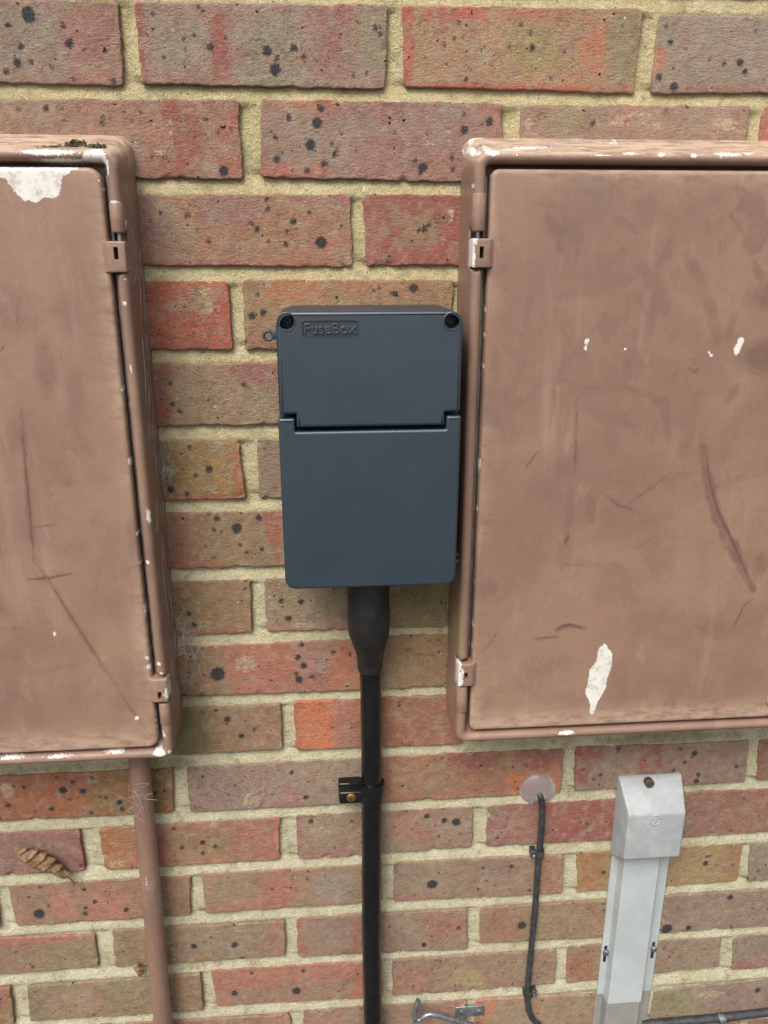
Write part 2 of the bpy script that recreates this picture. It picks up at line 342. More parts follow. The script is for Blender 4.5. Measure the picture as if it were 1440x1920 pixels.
# each brick: course, top-left, top-right, bottom-right, bottom-left (photo pixels; None = hidden, taken from the bond), base colour, patches (px, py, rx, ry, colour)
BR = [
 (0, None, (222, 8), (232, 158), None, (152, 116, 103), [(170, 90, 60, 80, (166, 104, 92)), (40, 60, 70, 60, (146, 122, 108))]),
 (0, (254, 8), (727, 12), (721, 164), (265, 155), (160, 116, 104), [(258, 85, 16, 90, RED), (335, 85, 60, 60, (152, 128, 108)), (412, 85, 16, 80, RED), (510, 95, 60, 70, (150, 134, 108)), (640, 60, 40, 60, (168, 100, 92)), (700, 80, 40, 70, (152, 128, 100))]),
 (0, (754, 14), (1205, 20), (1187, 173), (759, 160), (176, 128, 94), [(762, 90, 14, 90, (200, 84, 66)), (860, 26, 60, 18, (206, 86, 70)), (1010, 26, 70, 14, (190, 110, 80)), (960, 166, 240, 9, (196, 88, 66)), (1105, 110, 30, 70, (194, 112, 76)), (1005, 90, 50, 50, (164, 138, 82)), (1170, 90, 30, 60, (146, 126, 88))]),
 (0, (1235, 30), None, None, (1220, 172), (156, 130, 116), [(1233, 115, 12, 25, (206, 120, 88)), (1330, 170, 120, 10, (164, 110, 92))]),
 (1, None, (447, 190), (455, 334), None, (166, 112, 94), [(345, 270, 40, 100, (166, 80, 80)), (430, 270, 28, 80, (178, 92, 74)), (300, 290, 30, 50, (172, 104, 80)), (60, 210, 80, 30, (160, 120, 96))]),
 (1, (491, 189), (941, 197), (946, 340), (489, 330), (166, 110, 97), [(600, 270, 90, 55, (160, 122, 106)), (590, 192, 60, 12, (190, 96, 70)), (730, 250, 40, 70, (166, 104, 94)), (830, 240, 80, 50, (158, 112, 102)), (540, 320, 80, 14, (190, 96, 80))]),
 (1, (978, 200), (1406, 201), None, None, (166, 124, 104), [(1060, 225, 40, 30, (164, 132, 96)), (1180, 215, 30, 30, (176, 116, 92))]),
 (1, (1431, 203), None, None, None, (208, 98, 72), []),
 (2, None, (657, 368), (660, 498), None, (168, 114, 84), [(285, 420, 50, 60, (160, 112, 104)), (620, 372, 60, 14, (164, 90, 98)), (600, 470, 60, 40, (178, 106, 78)), (430, 390, 60, 30, (166, 106, 94)), (380, 495, 160, 9, (176, 92, 82))]),
 (2, (681, 367), None, None, (687, 495), (168, 82, 76), [(790, 430, 40, 36, (158, 116, 82)), (700, 440, 20, 50, (176, 100, 88))]),
 (3, None, (427, 530), (435, 652), None, (188, 86, 62), [(380, 560, 22, 26, (170, 124, 92)), (330, 640, 60, 20, (180, 80, 58)), (310, 590, 40, 40, (192, 96, 70))]),
 (3, (456, 527), (850, 528), None, (460, 652), (162, 118, 80), [(560, 540, 60, 26, (190, 108, 66)), (480, 640, 30, 16, (160, 104, 72)), (700, 535, 90, 18, (180, 112, 72))]),
 (4, None, None, None, None, (162, 118, 92), [(300, 745, 26, 80, (170, 82, 78)), (470, 700, 50, 18, (170, 98, 98)), (380, 750, 60, 60, (156, 124, 90)), (480, 770, 60, 40, (156, 126, 92))], 255),
 (5, None, (447, 830), (460, 932), None, (160, 120, 68), [(450, 870, 14, 60, (190, 100, 62)), (380, 932, 120, 9, (180, 88, 58)), (320, 890, 30, 40, (160, 112, 60))]),
 (5, (481, 826), None, None, (487, 932), (148, 122, 98), []),
 (6, None, None, None, None, (154, 118, 80), [(348, 1015, 36, 60, (168, 106, 80)), (515, 1010, 16, 60, (176, 90, 70)), (360, 1060, 50, 9, (176, 92, 70))], 268),
 (7, None, (470, 1088), (472, 1183), None, (154, 114, 78), [(350, 1150, 50, 60, (150, 112, 66)), (400, 1183, 100, 7, (170, 92, 66))]),
 (7, (495, 1086), (838, 1072), (836, 1173), (500, 1182), (156, 128, 98), [(570, 1178, 100, 14, (176, 116, 94)), (780, 1120, 80, 60, (146, 124, 76)), (620, 1120, 50, 30, (160, 132, 104))]),
 (8, None, (682, 1199), (684, 1291), None, (180, 106, 82), [(380, 1255, 46, 60, (154, 114, 78)), (500, 1250, 50, 50, (192, 104, 80)), (590, 1230, 40, 40, (176, 112, 98)), (650, 1250, 30, 50, (198, 104, 72))]),
 (8, (706, 1194), None, None, (708, 1290), (156, 114, 78), [(770, 1240, 60, 50, (160, 116, 74))]),
 (9, None, (527, 1321), (529, 1402), None, (154, 114, 82), [(355, 1370, 40, 50, (128, 110, 66)), (500, 1370, 40, 40, (164, 110, 80))]),
 (9, (552, 1317), (868, 1303), (866, 1392), (556, 1404), (168, 98, 72), [(590, 1360, 38, 60, (222, 106, 58)), (650, 1360, 22, 50, (192, 106, 82))]),
 (10, None, (324, 1441), (325, 1521), None, (172, 90, 54), [(200, 1480, 45, 50, (148, 102, 56)), (60, 1490, 40, 40, (178, 92, 60)), (300, 1480, 24, 50, (140, 100, 50)), (15, 1480, 12, 14, (190, 140, 110))]),
 (10, (350, 1440), (682, 1423), (684, 1503), (357, 1521), (156, 122, 104), [(520, 1490, 50, 26, (170, 110, 98)), (600, 1450, 40, 30, (160, 128, 104)), (400, 1480, 40, 40, (156, 120, 108))]),
 (10, (706, 1421), (1057, 1405), (1051, 1484), (708, 1503), (168, 104, 74), [(880, 1430, 40, 30, (162, 76, 74)), (1020, 1420, 50, 26, (164, 78, 78)), (800, 1455, 60, 30, (164, 110, 80)), (972, 1470, 22, 22, (214, 104, 48)), (1040, 1460, 14, 30, (196, 104, 70))]),
 (10, (1080, 1402), (1405, 1391), (1396, 1463), (1077, 1481), (152, 112, 98), [(1090, 1440, 18, 40, (160, 72, 72)), (1150, 1440, 36, 30, (154, 118, 100)), (1222, 1430, 22, 46, (164, 76, 74)), (1350, 1430, 40, 36, (150, 112, 102)), (1110, 1425, 20, 20, (166, 84, 80))]),
 (10, (1424, 1390), None, None, (1418, 1461), (152, 92, 76), []),
 (11, None, (150, 1557), (159, 1630), None, (156, 98, 94), [(60, 1600, 60, 30, (154, 108, 98)), (150, 1590, 10, 40, (160, 82, 82))]),
 (11, (185, 1555), (524, 1535), (524, 1610), (197, 1628), (170, 108, 76), [(210, 1590, 36, 40, (184, 102, 50)), (290, 1590, 40, 40, (192, 98, 70)), (380, 1585, 60, 30, (160, 114, 76)), (480, 1570, 44, 34, (182, 104, 80)), (520, 1570, 8, 40, (206, 92, 72))]),
 (11, (555, 1530), (886, 1514), (885, 1586), (559, 1609), (156, 122, 100), [(620, 1600, 70, 9, (176, 100, 92)), (560, 1570, 10, 40, (172, 100, 96)), (780, 1550, 60, 40, (172, 108, 90)), (850, 1550, 30, 34, (160, 122, 100))]),
 (11, (914, 1512), (1246, 1494), (1243, 1569), (912, 1585), (162, 92, 86), [(1090, 1540, 70, 40, (166, 74, 78)), (960, 1550, 50, 40, (166, 104, 90))]),
 (11, (1268, 1487), None, None, (1266, 1568), (154, 96, 78), [(1300, 1520, 50, 40, (152, 100, 86)), (1420, 1520, 50, 40, (160, 100, 80))]),
 (12, None, (-10, 1662), (0, 1737), None, (150, 110, 86), []),
 (12, (15, 1662), (357, 1642), (356, 1714), (32, 1735), (166, 112, 86), [(115, 1690, 26, 30, (192, 112, 90)), (200, 1700, 40, 34, (190, 108, 84)), (60, 1690, 40, 30, (160, 114, 92)), (330, 1680, 30, 40, (156, 108, 78))]),
 (12, (381, 1640), (716, 1620), (717, 1689), (385, 1710), (166, 120, 90), [(440, 1660, 40, 20, (160, 130, 92)), (520, 1680, 36, 40, (190, 104, 82)), (630, 1655, 50, 34, (154, 130, 110)), (450, 1700, 70, 8, (180, 104, 80))]),
 (12, (739, 1617), (1055, 1602), (1054, 1672), (737, 1687), (158, 120, 98), [(760, 1680, 60, 9, (170, 104, 90)), (1030, 1640, 26, 34, (176, 110, 80)), (900, 1640, 60, 30, (156, 118, 96)), (800, 1640, 50, 30, (156, 124, 100))]),
 (12, (1082, 1600), (1392, 1582), (1383, 1650), (1081, 1672), (166, 126, 78), [(1105, 1636, 30, 40, (178, 110, 60)), (1290, 1620, 60, 30, (170, 134, 84)), (1370, 1610, 20, 30, (168, 112, 80))]),
 (12, (1407, 1582), None, None, (1402, 1650), (146, 122, 104), []),
 (13, None, (177, 1754), (185, 1812), None, (154, 120, 86), [(70, 1762, 90, 9, (190, 104, 84)), (120, 1790, 50, 24, (150, 124, 80)), (20, 1800, 40, 24, (160, 110, 90))]),
 (13, (212, 1744), (534, 1729), (534, 1790), (217, 1810), (150, 118, 88), [(260, 1775, 50, 30, (152, 120, 74)), (420, 1760, 60, 30, (152, 122, 98)), (520, 1760, 18, 40, (172, 108, 88))]),
 (13, (557, 1722), (875, 1705), (876, 1777), (559, 1792), (158, 116, 96), [(562, 1755, 9, 40, (180, 96, 86)), (670, 1750, 14, 40, (176, 98, 84)), (620, 1745, 40, 26, (154, 118, 100)), (830, 1730, 40, 30, (172, 104, 82)), (760, 1740, 40, 30, (154, 122, 100))]),
 (13, (901, 1702), (1220, 1683), (1218, 1750), (899, 1767), (158, 116, 86), [(940, 1735, 36, 34, (168, 106, 78)), (1040, 1730, 50, 30, (160, 124, 90))]),
 (13, (1243, 1681), None, None, (1240, 1748), (148, 116, 98), [(1350, 1710, 60, 30, (154, 120, 100))]),
 (14, None, (20, 1852), (26, 1918), None, (158, 118, 78), []),
 (14, (52, 1850), (377, 1825), (381, 1892), (56, 1912), (146, 120, 88), [(150, 1880, 50, 34, (168, 122, 94)), (250, 1860, 50, 30, (148, 122, 84)), (350, 1860, 26, 36, (164, 114, 76))]),
 (14, (396, 1820), (716, 1802), (717, 1868), (408, 1885), (182, 106, 84), [(480, 1870, 60, 18, (164, 118, 92)), (600, 1858, 70, 22, (162, 116, 92)), (700, 1835, 20, 40, (190, 94, 76)), (560, 1822, 120, 9, (196, 108, 86))]),
 (14, (735, 1799), (1042, 1780), (1040, 1842), (736, 1865), (160, 118, 94), [(770, 1840, 40, 30, (176, 108, 88)), (880, 1830, 34, 18, (176, 142, 90)), (980, 1810, 40, 30, (156, 124, 96))]),
 (14, (1062, 1775), (1352, 1757), (1349, 1812), (1062, 1842), (154, 124, 98), [(1090, 1810, 40, 40, (176, 102, 66)), (1130, 1800, 20, 30, (166, 120, 80))]),
 (14, (1375, 1757), None, None, (1372, 1817), (144, 120, 104), []),
 (15, None, (210, 1920), None, None, (158, 116, 92), []),
 (15, (235, 1918), (543, 1904), None, None, (168, 110, 88), [(400, 1920, 80, 30, (164, 116, 92))]),
 (15, (569, 1894), (874, 1876), None, None, (158, 120, 98), [(600, 1925, 40, 30, (176, 116, 96)), (840, 1885, 30, 14, (178, 110, 96))]),
 (15, (892, 1874), (1200, 1862), None, None, (172, 128, 98), [(905, 1890, 26, 30, (208, 112, 84)), (960, 1910, 40, 30, (166, 134, 100)), (1080, 1890, 60, 40, (160, 124, 92))]),
 (15, (1226, 1860), None, None, None, (152, 124, 98), [(1260, 1880, 50, 24, (146, 136, 92)), (1400, 1870, 80, 30, (146, 114, 104))]),
]
SPOTS = [(54, 28, 15), (131, 82, 9), (34, 118, 9), (59, 117, 6), (13, 134, 7), (198, 94, 6), (15, 47, 6), (119, 49, 6), (98, 125, 5), (40, 88, 7), (395, 90, 7), (501, 97, 10), (551, 91, 8), (520, 110, 5), (516, 131, 12), (570, 106, 6), (308, 109, 4), (345, 74, 4), (365, 68, 4), (288, 27, 5), (380, 22, 4), (672, 41, 4), (703, 53, 6), (712, 65, 5), (662, 142, 4),
 (997, 91, 7), (860, 44, 5), (850, 72, 4), (832, 86, 4), (874, 150, 5), (977, 45, 5), (994, 62, 4), (1058, 97, 4), (1033, 147, 4), (880, 130, 3), (797, 110, 3), (955, 88, 3), (1262, 163, 8), (1256, 80, 6), (1235, 145, 7), (1395, 135, 6), (1386, 118, 7), (1357, 120, 5), (1248, 50, 4), (1415, 60, 4), (1328, 112, 4),
 (87, 204, 7), (192, 231, 5), (248, 228, 4), (420, 321, 10), (414, 239, 4), (408, 250, 4), (308, 297, 5), (285, 296, 4), (434, 242, 4), (35, 205, 5), (595, 231, 11), (582, 272, 11), (601, 204, 7), (542, 221, 7), (516, 258, 6), (518, 299, 7), (528, 287, 4), (608, 307, 7), (575, 320, 6), (627, 290, 6), (507, 246, 3), (632, 280, 4), (917, 229, 8), (870, 244, 8), (793, 313, 9), (788, 325, 5), (778, 302, 5), (740, 250, 3), (848, 318, 5), (1111, 231, 6),
 (602, 455, 12), (472, 420, 6), (482, 430, 6), (551, 415, 7), (500, 374, 5), (503, 392, 5), (581, 398, 5), (537, 458, 5), (538, 435, 5), (392, 453, 6), (301, 398, 5), (282, 413, 4), (325, 440, 3), (504, 452, 4), (420, 445, 3), (640, 423, 3), (795, 428, 7), (804, 420, 4), (785, 432, 5),
 (473, 593, 8), (494, 586, 7), (482, 552, 5), (775, 540, 9), (740, 550, 6), (700, 545, 4), (460, 640, 4), (320, 718, 5), (324, 757, 6), (338, 770, 5), (458, 720, 5), (391, 749, 4), (319, 800, 6), (393, 879, 8), (321, 917, 7), (351, 925, 5), (367, 891, 5), (356, 838, 5), (444, 990, 11), (407, 971, 7), (401, 992, 5), (485, 970, 7), (491, 1028, 5), (450, 1021, 4), (462, 1035, 4), (425, 1010, 3), (400, 1045, 4),
 (354, 1150, 6), (364, 1170, 6), (541, 1159, 7), (565, 1128, 6), (527, 1126, 6), (408, 1263, 15), (559, 1232, 7), (570, 1247, 7), (584, 1267, 5), (561, 1273, 8), (625, 1222, 5), (566, 1208, 5), (556, 1262, 5), (345, 1303, 6), (380, 1303, 6), (427, 1347, 7), (453, 1378, 6), (478, 1365, 4), (405, 1330, 4),
 (119, 1480, 9), (156, 1482, 7), (137, 1465, 5), (225, 1503, 7), (230, 1515, 6), (98, 1515, 6), (46, 1474, 5), (27, 1473, 4), (16, 1508, 6), (107, 1457, 4), (173, 1457, 4), (199, 1494, 4), (172, 1522, 5), (66, 1520, 4), (290, 1485, 5), (297, 1442, 4), (132, 1497, 4), (0, 1533, 4), (547, 1448, 5), (573, 1494, 6), (380, 1455, 4),
 (1301, 1411, 6), (1274, 1403, 4), (1283, 1428, 4), (1262, 1443, 4), (1308, 1451, 5), (1304, 1463, 6), (1160, 1402, 5), (1112, 1460, 4), (1380, 1436, 4), (1125, 1452, 4), (380, 1578, 6), (403, 1586, 5), (380, 1598, 5), (341, 1588, 5), (326, 1553, 4), (583, 1539, 6), (660, 1540, 4), (855, 1541, 9), (833, 1538, 6), (800, 1530, 6), (822, 1568, 4), (74, 1713, 12), (158, 1667, 5), (161, 1701, 5), (160, 1712, 5), (237, 1705, 6), (75, 1663, 4), (178, 1690, 5),
 (810, 1656, 11), (905, 1625, 4), (958, 1622, 5), (1132, 1635, 5), (1322, 1618, 6), (1325, 1605, 4), (364, 1772, 7), (440, 1770, 7), (455, 1795, 5), (978, 1733, 9), (1250, 1740, 11), (1368, 1681, 6), (1290, 1738, 6), (440, 1861, 7), (556, 1857, 9), (472, 1823, 4), (568, 1819, 5), (795, 1770, 6), (30, 1785, 4), (62, 1812, 4), (1420, 1856, 6)]
SMEAR = [(1165, 232, 34, 14), (1195, 215, 60, 10), (1230, 238, 30, 12), (992, 232, 12, 14), (1360, 235, 40, 20), (385, 545, 16, 18), (392, 575, 12, 20), (320, 240, 6, 60), (300, 285, 14, 10), (800, 272, 22, 6), (840, 250, 10, 8), (570, 1172, 50, 8), (220, 1618, 26, 12), (10, 1475, 20, 12), (310, 1740, 5, 60), (325, 1790, 5, 40), (845, 400, 10, 30), (460, 1245, 30, 24), (600, 1555, 40, 10), (300, 1690, 5, 30), (470, 1500, 30, 20), (230, 1530, 30, 10), (870, 1890, 20, 18), (1330, 1865, 40, 12)]
ALGAE_SHADE = [(355, 1330, 60, 50, 1.0), (360, 1390, 80, 40, .8), (300, 1435, 90, 18, .8), (150, 1440, 190, 12, .6), (345, 1290, 24, 18, .7), (785, 1110, 60, 40, .7), (800, 1160, 60, 30, .6), (790, 1250, 60, 50, .35), (1000, 1392, 140, 12, .5), (1250, 1385, 190, 14, .8), (1255, 1880, 40, 26, .6), (80, 1900, 70, 30, .4), (20, 1800, 60, 30, .4), (770, 1370, 60, 40, .3), (330, 1200, 20, 60, .5), (335, 900, 20, 40, .4), (130, 1790, 60, 22, .4)]  # greenish stains; thin bands under the left cabinet also paint its soft shadow
SP = []
for (x, y, r) in SPOTS:
    a = at(x, y); b = at(x+r, y); SP.append((a[0], a[2], (b[0]-a[0])*1000))
SP = np.array(SP)
def ell(lst, X, Z):
    """list of (px,py,rx,ry[,s]) -> soft 0..1 value on wall points"""
    out = np.zeros(X.shape)
    for e in lst:
        a = at(e[0], e[1]); sx = at(e[0]+e[2], e[1])[0]-a[0]; sz = abs(at(e[0], e[1]+e[3])[2]-a[2]); s = e[4] if len(e) > 4 and not isinstance(e[4], tuple) else 1.0
        q = np.hypot((X-a[0])/sx, (Z-a[2])/sz); out = np.maximum(out, s*(1-sstep(.35, 1.25, q)))
    return out
PITCH = .075
def zt(k, x=0): return ZOFF-k*PITCH-.003
def zb(k, x=0): return ZOFF-k*PITCH-.0605
wall = empty('brick_wall', (0, 0, 0), 'weathered multi-coloured stock brick wall with sandy mortar joints', 'brick wall')
wall['_w'] = [0, 0, 0]
ENDS = {}
def make_brick(Q, base, patches, fine, seed):
    """Q = TL, TR, BR, BL as (x, z) metres"""
    ENDS.setdefault(int(round((ZOFF-(Q[0][1]+Q[1][1])/2)/.075)), []).append(((Q[0][0]+Q[3][0])/2, (Q[1][0]+Q[2][0])/2))
    Q = np.array(Q, float); g_ = .0014; h_ = .0003; Q = Q+np.array([(-h_, g_), (h_, g_), (h_, -g_), (-h_, -g_)]); Wd = (np.linalg.norm(Q[1]-Q[0])+np.linalg.norm(Q[2]-Q[3]))/2*1000; Hd = (np.linalg.norm(Q[3]-Q[0])+np.linalg.norm(Q[2]-Q[1]))/2*1000
    rr = random.Random(seed)
    U, V, d, F, rim = rrgrid(Wd, Hd, 3.2, [0, .35, .8, 1.5, 2.6, 4.4], 2.4 if fine else 7)
    u = U/Wd; v = V/Hd
    X = (Q[0, 0]*(1-u)+Q[1, 0]*u)*(1-v)+(Q[3, 0]*(1-u)+Q[2, 0]*u)*v
    Z = (Q[0, 1]*(1-u)+Q[1, 1]*u)*(1-v)+(Q[3, 1]*(1-u)+Q[2, 1]*u)*v
    fall = np.exp(-d/6.0); xm = X*1000; zm = Z*1000
    ax = fbm(xm/13, zm/13, seed, 4)*1.5+vnoise(xm/3.1, zm/3.1, seed+5)*.55; az = fbm(xm/13+50, zm/13, seed+9, 4)*1.3+vnoise(xm/3.1, zm/3.1+40, seed+7)*.55
    X = X+ax*fall/1000; Z = Z+az*fall/1000
    re = 1.5+.8*fbm(xm/30, zm/30, seed+21, 2)
    chip = np.maximum(0, fbm(xm/9, zm/9, seed+33, 3)-.34)*11*np.exp(-d/3.0)
    tilt = rr.uniform(-.8, .8)*(u-.5)+rr.uniform(-.6, .6)*(v-.5)
    D = 1.2+rr.uniform(-.7, .8)+tilt - roll(d, np.maximum(re, .8))*.9 - chip + .35*fbm(xm/25, zm/25, seed+2, 3)+.16*fbm(xm/6, zm/6, seed+3, 2)
    col = np.tile(np.array(CB(*base)), (len(X), 1))
    nz = 1+.35*fbm(xm/22, zm/22, seed+40, 3); nz2 = fbm(xm/30, zm/30, seed+44, 3)+.8*fbm(xm/8, zm/8, seed+47, 3)
    for (px, py, rx, ry, c) in patches:
        a = at(px, py); sx = at(px+rx, py)[0]-a[0]; sz = abs(at(px, py+ry)[2]-a[2])
        q = ((abs(X-a[0])/sx)**4+(abs(Z-a[2])/sz)**4)**.25*nz+nz2*.30; m = (1-sstep(.70, 1.12, q))[:, None]*.9
        col = col*(1-m)+np.array(CB(*c, .72))*m
    if not patches:
        for i in range(4):
            cx = rr.uniform(Q[0, 0], Q[1, 0]); cz = rr.uniform(Q[3, 1], Q[0, 1]); c = rr.choice([GRY, OLV, TAN, PKR, BRN, PUR, ORR])
            q = np.hypot((X-cx)/rr.uniform(.02, .06), (Z-cz)/rr.uniform(.02, .05))*nz; m = (1-sstep(.4, 1.2, q))[:, None]*.6
            col = col*(1-m)+np.array(CB(*c))*m
    # fired-in mottling: greyer and redder flecks a few millimetres across
    mo = fbm(xm/11, zm/11, seed+60, 4); mo2 = fbm(xm/5+9, zm/5, seed+66, 3)
    for (fac, cc) in ((sstep(.08, .5, mo)*.55, (152, 134, 108)), (sstep(.08, .5, -mo)*.38, (158, 112, 86)), (sstep(.1, .6, mo2)*.4, (176, 150, 126)), (sstep(.1, .6, -mo2)*.4, (122, 88, 76))):
        col = col*(1-fac[:, None])+np.array(CB(*cc))*fac[:, None]
    spot = np.full(len(X), -9.0)
    near = SP[(SP[:, 0] > X.min()-.01) & (SP[:, 0] < X.max()+.01) & (SP[:, 1] > Z.min()-.01) & (SP[:, 1] < Z.max()+.01)] if fine else []
    for (sx, sz, r) in near:
        spot = np.maximum(spot, r*.92-np.hypot(X-sx, (Z-sz)*.95)*1000)
    P = np.stack([X, -D/1000, Z], 1); P, F = skirt(P, F, rim, .014); n = len(rim)
    ex = lambda a: np.concatenate([a, a[rim]])
    at_ = dict(col=np.vstack([col, col[rim]]), spot=ex(spot), smear=ex(ell(SMEAR, X, Z) if fine else np.zeros(len(X))), algae_shade=ex(ell(ALGAE_SHADE, X, Z) if fine else np.zeros(len(X))))
    return build('brick', P, F[:, ::-1], M_BRICK, wall, True, at_)
rows = {}; JOINTS = {}
for i, b in enumerate(BR):
    k = b[0]; TL, TR, BRr, BL = b[1:5]; base, patches = b[5], b[6]
    L = .214
    g_ = lambda p: atx(*p) if p else None
    TL, TR, BRr, BL = g_(TL), g_(TR), g_(BRr), g_(BL)
    if not TL and not TR and not BL and not BRr: x0 = atx(b[7], 800)[0]; TL = (x0, zt(k)); BL = (x0, zb(k))
    if not TL and not BL:
        xr = (TR or BRr)[0]; x0 = xr-L
        if k == 3: x0 = xr-.214
        TL = (x0, zt(k)); BL = (x0, zb(k))
    if not TR and not BRr: x1 = (TL or BL)[0]+L; TR = (x1, zt(k)); BRr = (x1, zb(k))
    if not TL: TL = (BL[0], zt(k))
    if not BL: BL = (TL[0], zb(k))
    if not TR: TR = (BRr[0], zt(k))
    if not BRr: BRr = (TR[0], zb(k))
    # corner heights that were not measured follow the neighbour corner
    make_brick([TL, TR, BRr, BL], base, patches, True, 100+i*7)
    rows.setdefault(k, []).append((min(TL[0], BL[0]), max(TR[0], BRr[0])))
PAL = [GRY, OLV, TAN, PKR, BRN, PUR, BRN, TAN, (160, 116, 90), (176, 100, 76), (156, 120, 98)]
cnt = 0
for k in range(-3, 19):
    segs = sorted(rows.get(k, []))
    if not segs: x = WX0-(.1125 if k % 2 else 0); gaps = [(x, WX1)]
    else:
        gaps = []; x = segs[0][0]-.012
        while x > WX0: gaps.append((x-.214, x)); x -= .226
        for a, b_ in zip(segs[:-1], segs[1:]):
            if b_[0]-a[1] > .06: gaps.append((a[1]+.012, b_[0]-.012))
        gaps.append((segs[-1][1]+.012, WX1))
    for (a, b_) in gaps:
        x = a
        while x < b_-.03:
            e = min(x+.214, b_) if b_ < WX1 else x+.214
            if e-x > .02:
                p = topx(np.array([[x, 0, zt(k)], [e, 0, zb(k)]])); vis = p[0][1] > -40 and p[0][0] < 1480 and p[1][1] > -40 and p[1][0] < 1960
                make_brick([(x, zt(k)), (e, zt(k)), (e, zb(k)), (x, zb(k))], random.choice(PAL), [], vis, 3000+cnt*5); cnt += 1
            x = e+.012
print('bricks', cnt+len(BR))
# mortar bed: struck joints, deeper under each course and nearly flush above the next
def mortar(x0, x1, z0, z1, step):
    nx = int((x1-x0)/step)+1; nz = int((z1-z0)/step)+1
    X, Z = np.meshgrid(np.linspace(x0, x1, nx), np.linspace(z0, z1, nz)); xm = X*1000; zm = Z*1000
    ph = (ZOFF-Z)/PITCH; f = np.mod(ph, 1.0)*75; kk = np.floor(ph+.14).astype(int)
    t = np.where(f > 30, (f-58)/21, (f+17)/21); bed = (t > 0) & (t < 1); t = np.clip(t, 0, 1)
    up = np.full(X.shape, 2.2)
    for k, xs in JOINTS.items():
        m = kk == k
        for (a, b_) in xs:
            q = m & (X > a-.004) & (X < b_+.004); up[q] = 4.6-4.2*np.clip((X[q]-a)/(b_-a), 0, 1)
    dep = np.where(bed, 5.6*(1-t)**1.25-.3, up)
    dep = dep+.25+.8*fbm(xm/28, zm/28, 5, 3)+.6*fbm(xm/7, zm/7, 8, 3)
    V = np.stack([X.ravel(), dep.ravel()/1000, Z.ravel()], 1)
    I = np.arange(nx*nz).reshape(nz, nx); F = np.stack([I[:-1, :-1], I[:-1, 1:], I[1:, 1:], I[1:, :-1]], -1).reshape(-1, 4)
    n0 = len(V); c4 = [I[0, 0], I[0, -1], I[-1, -1], I[-1, 0]]
    return build('mortar', V, F, M_MORT, wall, True, dict(algae_shade=ell(ALGAE_SHADE, X.ravel(), Z.ravel())))
for k, e in ENDS.items():
    e = sorted(e); JOINTS[k] = [(a[1], b_[0]) for a, b_ in zip(e[:-1], e[1:]) if .004 < b_[0]-a[1] < .05]
mortar(WX0, WX1, 0.0, ZOFF+.22, .0028)
mb = MB(); mb.box(WX0, WX1, .02, .21, 0, ZOFF+.22); mb.build('wall_core', M_MORT, wall, False)

# ------------------------------------------------------------------ meter cabinets
def rrloop(x0, x1, z0, z1, r, step):
    """closed rounded rectangle, point count depends only on step and corner steps"""
    pts = []; nc = 8; nh = max(2, int(round(HL/step))); nv = max(2, int(round(VL/step)))
    def arc(cx, cz, a0):
        for i in range(nc): a = a0+math.pi/2*i/nc; pts.append((cx+r*math.cos(a), cz+r*math.sin(a)))
    def seg(a, b, n):
        for i in range(n): t = i/n; pts.append((a[0]+(b[0]-a[0])*t, a[1]+(b[1]-a[1])*t))
    seg((x0+r, z0), (x1-r, z0), nh); arc(x1-r, z0+r, -math.pi/2); seg((x1, z0+r), (x1, z1-r), nv); arc(x1-r, z1-r, 0)
    seg((x1-r, z1), (x0+r, z1), nh); arc(x0+r, z1-r, math.pi/2); seg((x0, z1-r), (x0, z0+r), nv); arc(x0+r, z0+r, math.pi)
    return np.array(pts)
HL = VL = 0
def marks(V, D, chips, polys, strokes, blobs, edge=None):
    """evaluate paint marks given in photo pixels on plane depth D"""
    x = V[:, 0]*1000; z = V[:, 2]*1000; chip = np.full(len(V), -9.0); sm = np.zeros(len(V))
    P_ = lambda p: at(p[0], p[1], D)[[0, 2]]*1000
    for poly in polys: chip = np.maximum(chip, polysdf([P_(p) for p in poly], x, z))
    for (px, py, rx, ry) in chips:
        a = P_((px, py)); sx = P_((px+rx, py))[0]-a[0]; sz = abs(P_((px, py+ry))[1]-a[1])
        if abs(sx) > 200: continue
        q = np.hypot((x-a[0])/sx, (z-a[1])/sz); chip = np.maximum(chip, (1-q)*min(sx, sz))
    for (pts, wd, st) in strokes:
        d, t = linedist([P_(p) for p in pts], x, z); r = wd*.55/2
        rag = 1+.5*vnoise(x/9, z/9, 3); taper = .55+.45*np.sin(np.clip(t, 0, 1)*math.pi)
        sm = np.maximum(sm, st*(1-sstep(r*.72, r*1.12, d*rag/np.maximum(taper, .1)))*(.75+.25*vnoise(x/14, z/14, 6)))
    for (px, py, rx, ry, st) in blobs:
        a = P_((px, py)); sx = P_((px+rx, py))[0]-a[0]; sz = abs(P_((px, py+ry))[1]-a[1])
        q = np.hypot((x-a[0])/sx, (z-a[1])/sz)*(1+.4*fbm(x/30, z/30, 12)); sm = np.maximum(sm, st*(1-sstep(.3, 1.2, q)))
    return chip, sm
def scratch(V, D, lines):
    x = V[:, 0]*1000; z = V[:, 2]*1000; out = np.full(len(V), -9.0)
    for (pts, wd) in lines:
        d, t = linedist([at(p[0], p[1], D)[[0, 2]]*1000 for p in pts], x, z); out = np.maximum(out, wd*(.35+.65*np.sin(np.clip(t, .03, .97)*math.pi))-d)
    return out
